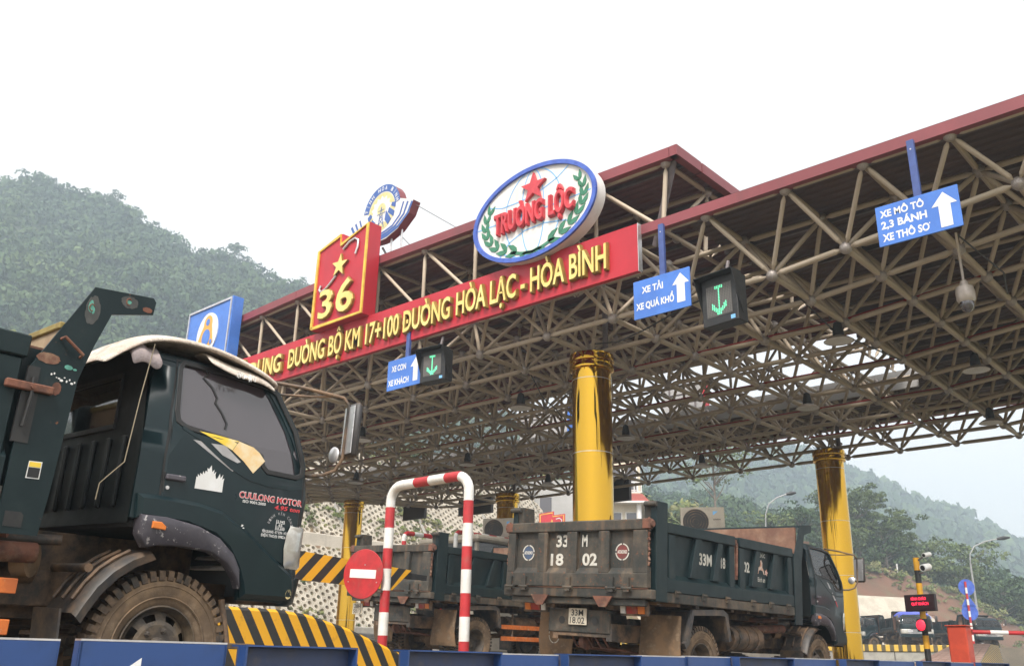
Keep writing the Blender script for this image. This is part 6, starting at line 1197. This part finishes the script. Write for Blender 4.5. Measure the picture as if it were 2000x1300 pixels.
# round blue signs on a striped pole
sg = thing('sign_post', 'red and white striped post with two blue round signs and a triangle', 'sign post', (-14.8, 50.3, gz(-14.8, 50.3)))
h0 = sg.location.z; ring_pole(sg, 0, 0, 0, 4.75 - h0, .055, 15, (M['redp'], M['whitep']))
for z, tri in ((4.49, 0), (3.78, 1), (3.3, 0)):
    mb = MB(); sc = .39
    mb.prism(ellipse(0, z - h0, sc, sc, 32) if not tri else [(-.36, z - h0 - .22), (.36, z - h0 - .22), (0, z - h0 + .38)], lambda u, v, h: (u * .8, h + u * .6 + .1, v), 0, .012); mb.build('sign_disc' if not tri else 'sign_triangle', M['rimblue'], sg)
mk = thing('marker_post', 'small white marker post on the bare earth bank', 'post', (-41.2, 114.8, 11.0)); mb = MB(); mb.tube([(0, 0, 0), (0, 0, 1.3)], .09, 8); mb.build('post_shaft', M['whitep'], mk)
# house, grey building and red sign beyond
hs_ = thing('cream_house', 'cream house with balcony and red eaves behind the central gold column', 'house', (-48.4, 66.9, 2.2), (0, 0, .62))
mb = MB(); mb.bb((-1.7, -3, 0), (2.6, 5, 15.2)); mb.build('wall', M['housew'], hs_)
mb = MB(); mb.prism([(-2.3, 11.3), (3.3, 11.3), (2.7, 11.9), (-1.8, 11.9)], lambda u, v, h: (u, h, v), -3.9, 5.5); mb.build('eaves', M['roofred'], hs_); mb = MB(); mb.bb((-2.4, -4.0, 11.15), (3.4, 5.6, 11.298)); mb.build('cornice', M['offwhite'], hs_)
for z in (8.7, 12.6):
    for x in (-.9, .45, 1.8):
        mb = MB(); mb.bb((x - .45, -3.04, z - .2), (x + .45, -2.98, z + 1.7)); w_ = mb.build('window', M['darkglass'], hs_); mb = MB(); strip(mb, [(x - .5, z - .25), (x + .5, z - .25), (x + .5, z + 1.75), (x - .5, z + 1.75)], .1, lambda u, v, h: (u, -3.03 - h, v), 0, .06, closed=True); mb.build('window_frame', M['offwhite'], w_)
    for y in (-1.5, 1.0): mb = MB(); mb.bb((2.58, y - .45, z - .2), (2.64, y + .45, z + 1.7)); mb.build('window', M['darkglass'], hs_)
mb = MB(); mb.bb((-1.7, -3.9, 12.0), (2.7, -3.8, 12.1)); mb.bb((-1.7, -3.9, 12.85), (2.7, -3.8, 12.95)); [mb.bb((-1.6 + .3 * k, -3.88, 12.1), (-1.52 + .3 * k, -3.82, 12.85)) for k in range(15)]; o = mb.build('balustrade', M['offwhite'], hs_); o['kind'] = 'stuff'
for x in (-1.5, 2.4): mb = MB(); mb.tube([(x, -3.3, 6), (x, -3.3, 11.2)], .22, 12); mb.build('pillar', M['offwhite'], hs_)
gb_ = thing('grey_building', 'plain grey and brick building behind the far gold columns', 'building', (-56, 61, 2), (0, 0, .65))
mb = MB(); mb.bb((-6, -3, 0), (7, 4, 13.4)); mb.build('wall', M['greyw'], gb_); mb = MB(); mb.bb((-9, -2.6, 0), (-6.01, 4, 12.6)); mb.build('brick_wing', M['brick'], gb_)
for x in (-1, 4): mb = MB(); mb.bb((x - .5, -3.05, 10.6), (x + .5, -2.98, 11.9)); mb.build('window', M['darkglass'], gb_)
r36 = thing('red_sign', 'small red sign with gold edge and star behind the tailgate', 'sign', (-45.0, 54.6, 9.2), (0, 0, .55)); o36 = [(-1.0, .3), (1.0, .3), (1.0, 2.0), (.15, 1.9), (.15, 2.2), (-1.0, 2.0)]
mb = MB(); mb.prism(o36, lambda u, v, h: (u, -h, v), -.15, 0); mb.build('sign_face', M['signred'], r36); mb = MB(); strip(mb, grow(o36, -.1), .07, lambda u, v, h: (u, -h - .001, v), 0, .02, closed=True); mb.build('gold_edge', M['goldtrim'], r36); mb = MB(); mb.prism(star(.0, 1.25, .35), lambda u, v, h: (u, -h - .001, v), 0, .03); mb.build('star', M['goldtrim'], r36)
mb = MB(); strip(mb, [(.3, 1.6), (.55, 1.68), (.75, 1.55), (.72, 1.3)], .07, lambda u, v, h: (u, -h - .001, v), 0, .02); mb.build('swoosh', M['silver'], r36); mb = MB(); [mb.tube([(x, .2, -4), (x, .2, 2.0)], .06, 8) for x in (-.6, .6)]; mb.build('sign_legs', M['pipe'], r36)
# ------------------------------------------------------------------ single trees
def tree(label, x, y, z, h, w, m, seed, trunk=.3, leaves=1500, kind='tree', lsize=.06, crown0=.35, name='broadleaf_tree', lean=0., group='trees beside the road'):
    rnd = np.random.default_rng(seed); t = thing(name, label, kind, (x, y, z), group=group); mb = MB(); tips = []
    top = Vector((lean * h, lean * h * .4, h * .72)); mb.tube([(0, 0, -.5), (lean * h * .3, 0, h * .3), top], [trunk, trunk * .7, trunk * .25], 8)
    for k in range(15):
        a = k * 2.4 + rnd.uniform(-.5, .5); f = rnd.uniform(crown0 * .6, .72); p0 = Vector((0, 0, 0)).lerp(top, f / .72); r = w * rnd.uniform(.45, .95); p1 = p0 + Vector((math.cos(a) * r * .5, math.sin(a) * r * .5, h * .1)); p2 = p0 + Vector((math.cos(a) * r, math.sin(a) * r, h * rnd.uniform(.1, .25))); mb.tube([p0, p1, p2], [trunk * .35, trunk * .2, trunk * .07], 6); tips += [p2, p1.lerp(p2, .6)]
    tips += [top, top + Vector((0, 0, h * .15))]; mb.build('trunk', M['bark'], t, smooth=40); Vs = []
    per = leaves // len(tips)
    for p in tips:
        s = w * rnd.uniform(.3, .58); Vs.append(crown_arrays(per, 4, lsize * w / s, rnd, .8) * s + np.array(p))
    quads_object('crown', np.concatenate(Vs), m, t)
tree('tall feathery tree right of the right gold column', -47, 118.5, 12, 10.6, 4.4, M['leafd'], 1, .35, 7000, lsize=.028); tree('dense round tree to the right of the feathery tree by the gold column', -44.6, 120, 11.5, 8.0, 4.4, M['leafd'], 2, .3, 7000, lsize=.028); tree('broad dark tree rising behind the right gold column', -50.6, 116, 12.6, 9.5, 4.6, M['leafd'], 3, .3, 6500, lsize=.028)
tree('thin tall tree with sparse crown between the canopy edge and the right truck', -50.5, 89, 12, 13, 3.4, M['leafl'], 4, .22, 1400, lsize=.035, crown0=.55)
for k, (x, y, z, h, w) in enumerate(((-46.5, 112, 12.4, 8, 4.2), (-43.5, 118, 11.5, 7.5, 4.0), (-41, 124, 10.5, 8.5, 4.6), (-37.5, 126, 8.5, 7, 4.2), (-34.5, 131, 6.5, 7.5, 4.6), (-31, 134, 4.5, 7.5, 4.5), (-27, 140, 3.2, 8, 5.0), (-50, 108, 13, 8.5, 4.4), (-39, 133, 9, 10, 5), (-45, 127, 11, 11, 5))):
    tree(['rounded tree', 'bushy tree', 'spreading tree', 'low leafy tree', 'dark tree', 'pale tree', 'outermost tree', 'inner tree', 'taller tree', 'tallest tree'][k] + ' of the row on top of the bare earth bank', x, y, z - .3, h * .7, w * .78, (M['leafd'], M['leaf'], M['leafl'])[k % 3], 20 + k, .22, 2200, lsize=.045, crown0=.15, group='trees along the earth bank')
for k, (x, y, z, h, w) in enumerate(((-52, 104, 12, 11, 4.5), (-56, 100, 12, 9, 4.2), (-60, 104, 12, 12, 5), (-47, 100, 9, 8, 4), (-58, 94, 12, 7, 3.6), (-63, 96, 12, 10, 4.6))):
    tree(['first', 'second', 'third', 'fourth', 'fifth', 'sixth'][k] + ' hazy tree from the left behind the right truck bed', x, y, z, h * .55, w * .7, (M['leafl'], M['leaf'])[k % 2], 50 + k, .22, 2200, lsize=.045, crown0=.2, group='hazy trees behind the right truck')
for k, (x, y, z, h, w) in enumerate(((-277, 112, 136, 12, 5), (-252, 143, 119, 17, 5.5), (-250.5, 146, 117, 13, 5), (-240, 158, 111, 10, 5), (-229, 173, 101, 11, 4), (-226, 178, 98, 9, 4))):
    tree('lone tree number on the left ridge line against the sky' if False else ['broad tree standing above the upper left ridge', 'tallest feathery tree on the left ridge against the sky', 'shorter tree beside the tallest one on the left ridge', 'tree on the left ridge above the blue bank sign', 'thin tree on the left ridge near the number sign', 'small thin tree where the left ridge meets the canopy'][k], x, y, z - 1, h * .62, w * .6, M['leaf'], 70 + k, .2, 500, lsize=.09, crown0=.4, group='trees on the left ridge')
# shrubs and weeds on the cut slope
pk = [p for p in P1 + P2 if fbm(p.y, p.z * 2.2, 6) > .45]
pk = [Vector(pk[i]) for i in RNG.choice(len(pk), min(330, len(pk)), replace=False)] + [Vector(P2[i]) for i in RNG.choice(len(P2), 60)] + [Vector(P1[i]) for i in RNG.choice(len(P1), 30)]
forest('slope_weeds', pk, .28, .6, CRW, M['leafs'], 'green weeds growing between the honeycomb blocks of the cut slope', .2)
cr_ = [Vector((UP[2] - RNG.uniform(0, 5), RNG.uniform(15, 95), UP[3] + .2)) for _ in range(200)]
forest('crest_shrubs', cr_, .9, 2.4, CRW, M['leafs'], 'shrubs along the crest of the cut slope', .3)
bk = [Vector((RNG.uniform(-66, -44), RNG.uniform(70, 100), 11.5)) for _ in range(140)]
mb = MB(); mb.prism([(-75, 97), (-75, 80), (-47, 62), (-38, 84), (-46, 97)], lambda u, v, h: (u, v, h), 1, 11.6); mb.build('upper_terrace', M['earth'], kind='structure')
forest('terrace_shrubs', bk, .8, 1.9, CRW, M['leafs'], 'light green bushes on the terrace behind the right dump truck', .3)
# ------------------------------------------------------------------ haze
hz = MB(); hz.bb((-620, -140, -1.2), (160, 960, 168)); hm_ = bpy.data.materials.new('haze'); hm_.use_nodes = True; t = hm_.node_tree; t.nodes.clear(); ov = t.nodes.new('ShaderNodeOutputMaterial'); pv_ = t.nodes.new('ShaderNodeVolumePrincipled')
pv_.inputs['Color'].default_value = (.74, .87, 1.0, 1); pv_.inputs['Density'].default_value = .0014; pv_.inputs['Anisotropy'].default_value = .2; t.links.new(pv_.outputs[0], ov.inputs['Volume'])
hz.build('haze', hm_, kind='stuff')
bpy.data.scenes.remove(_ts)
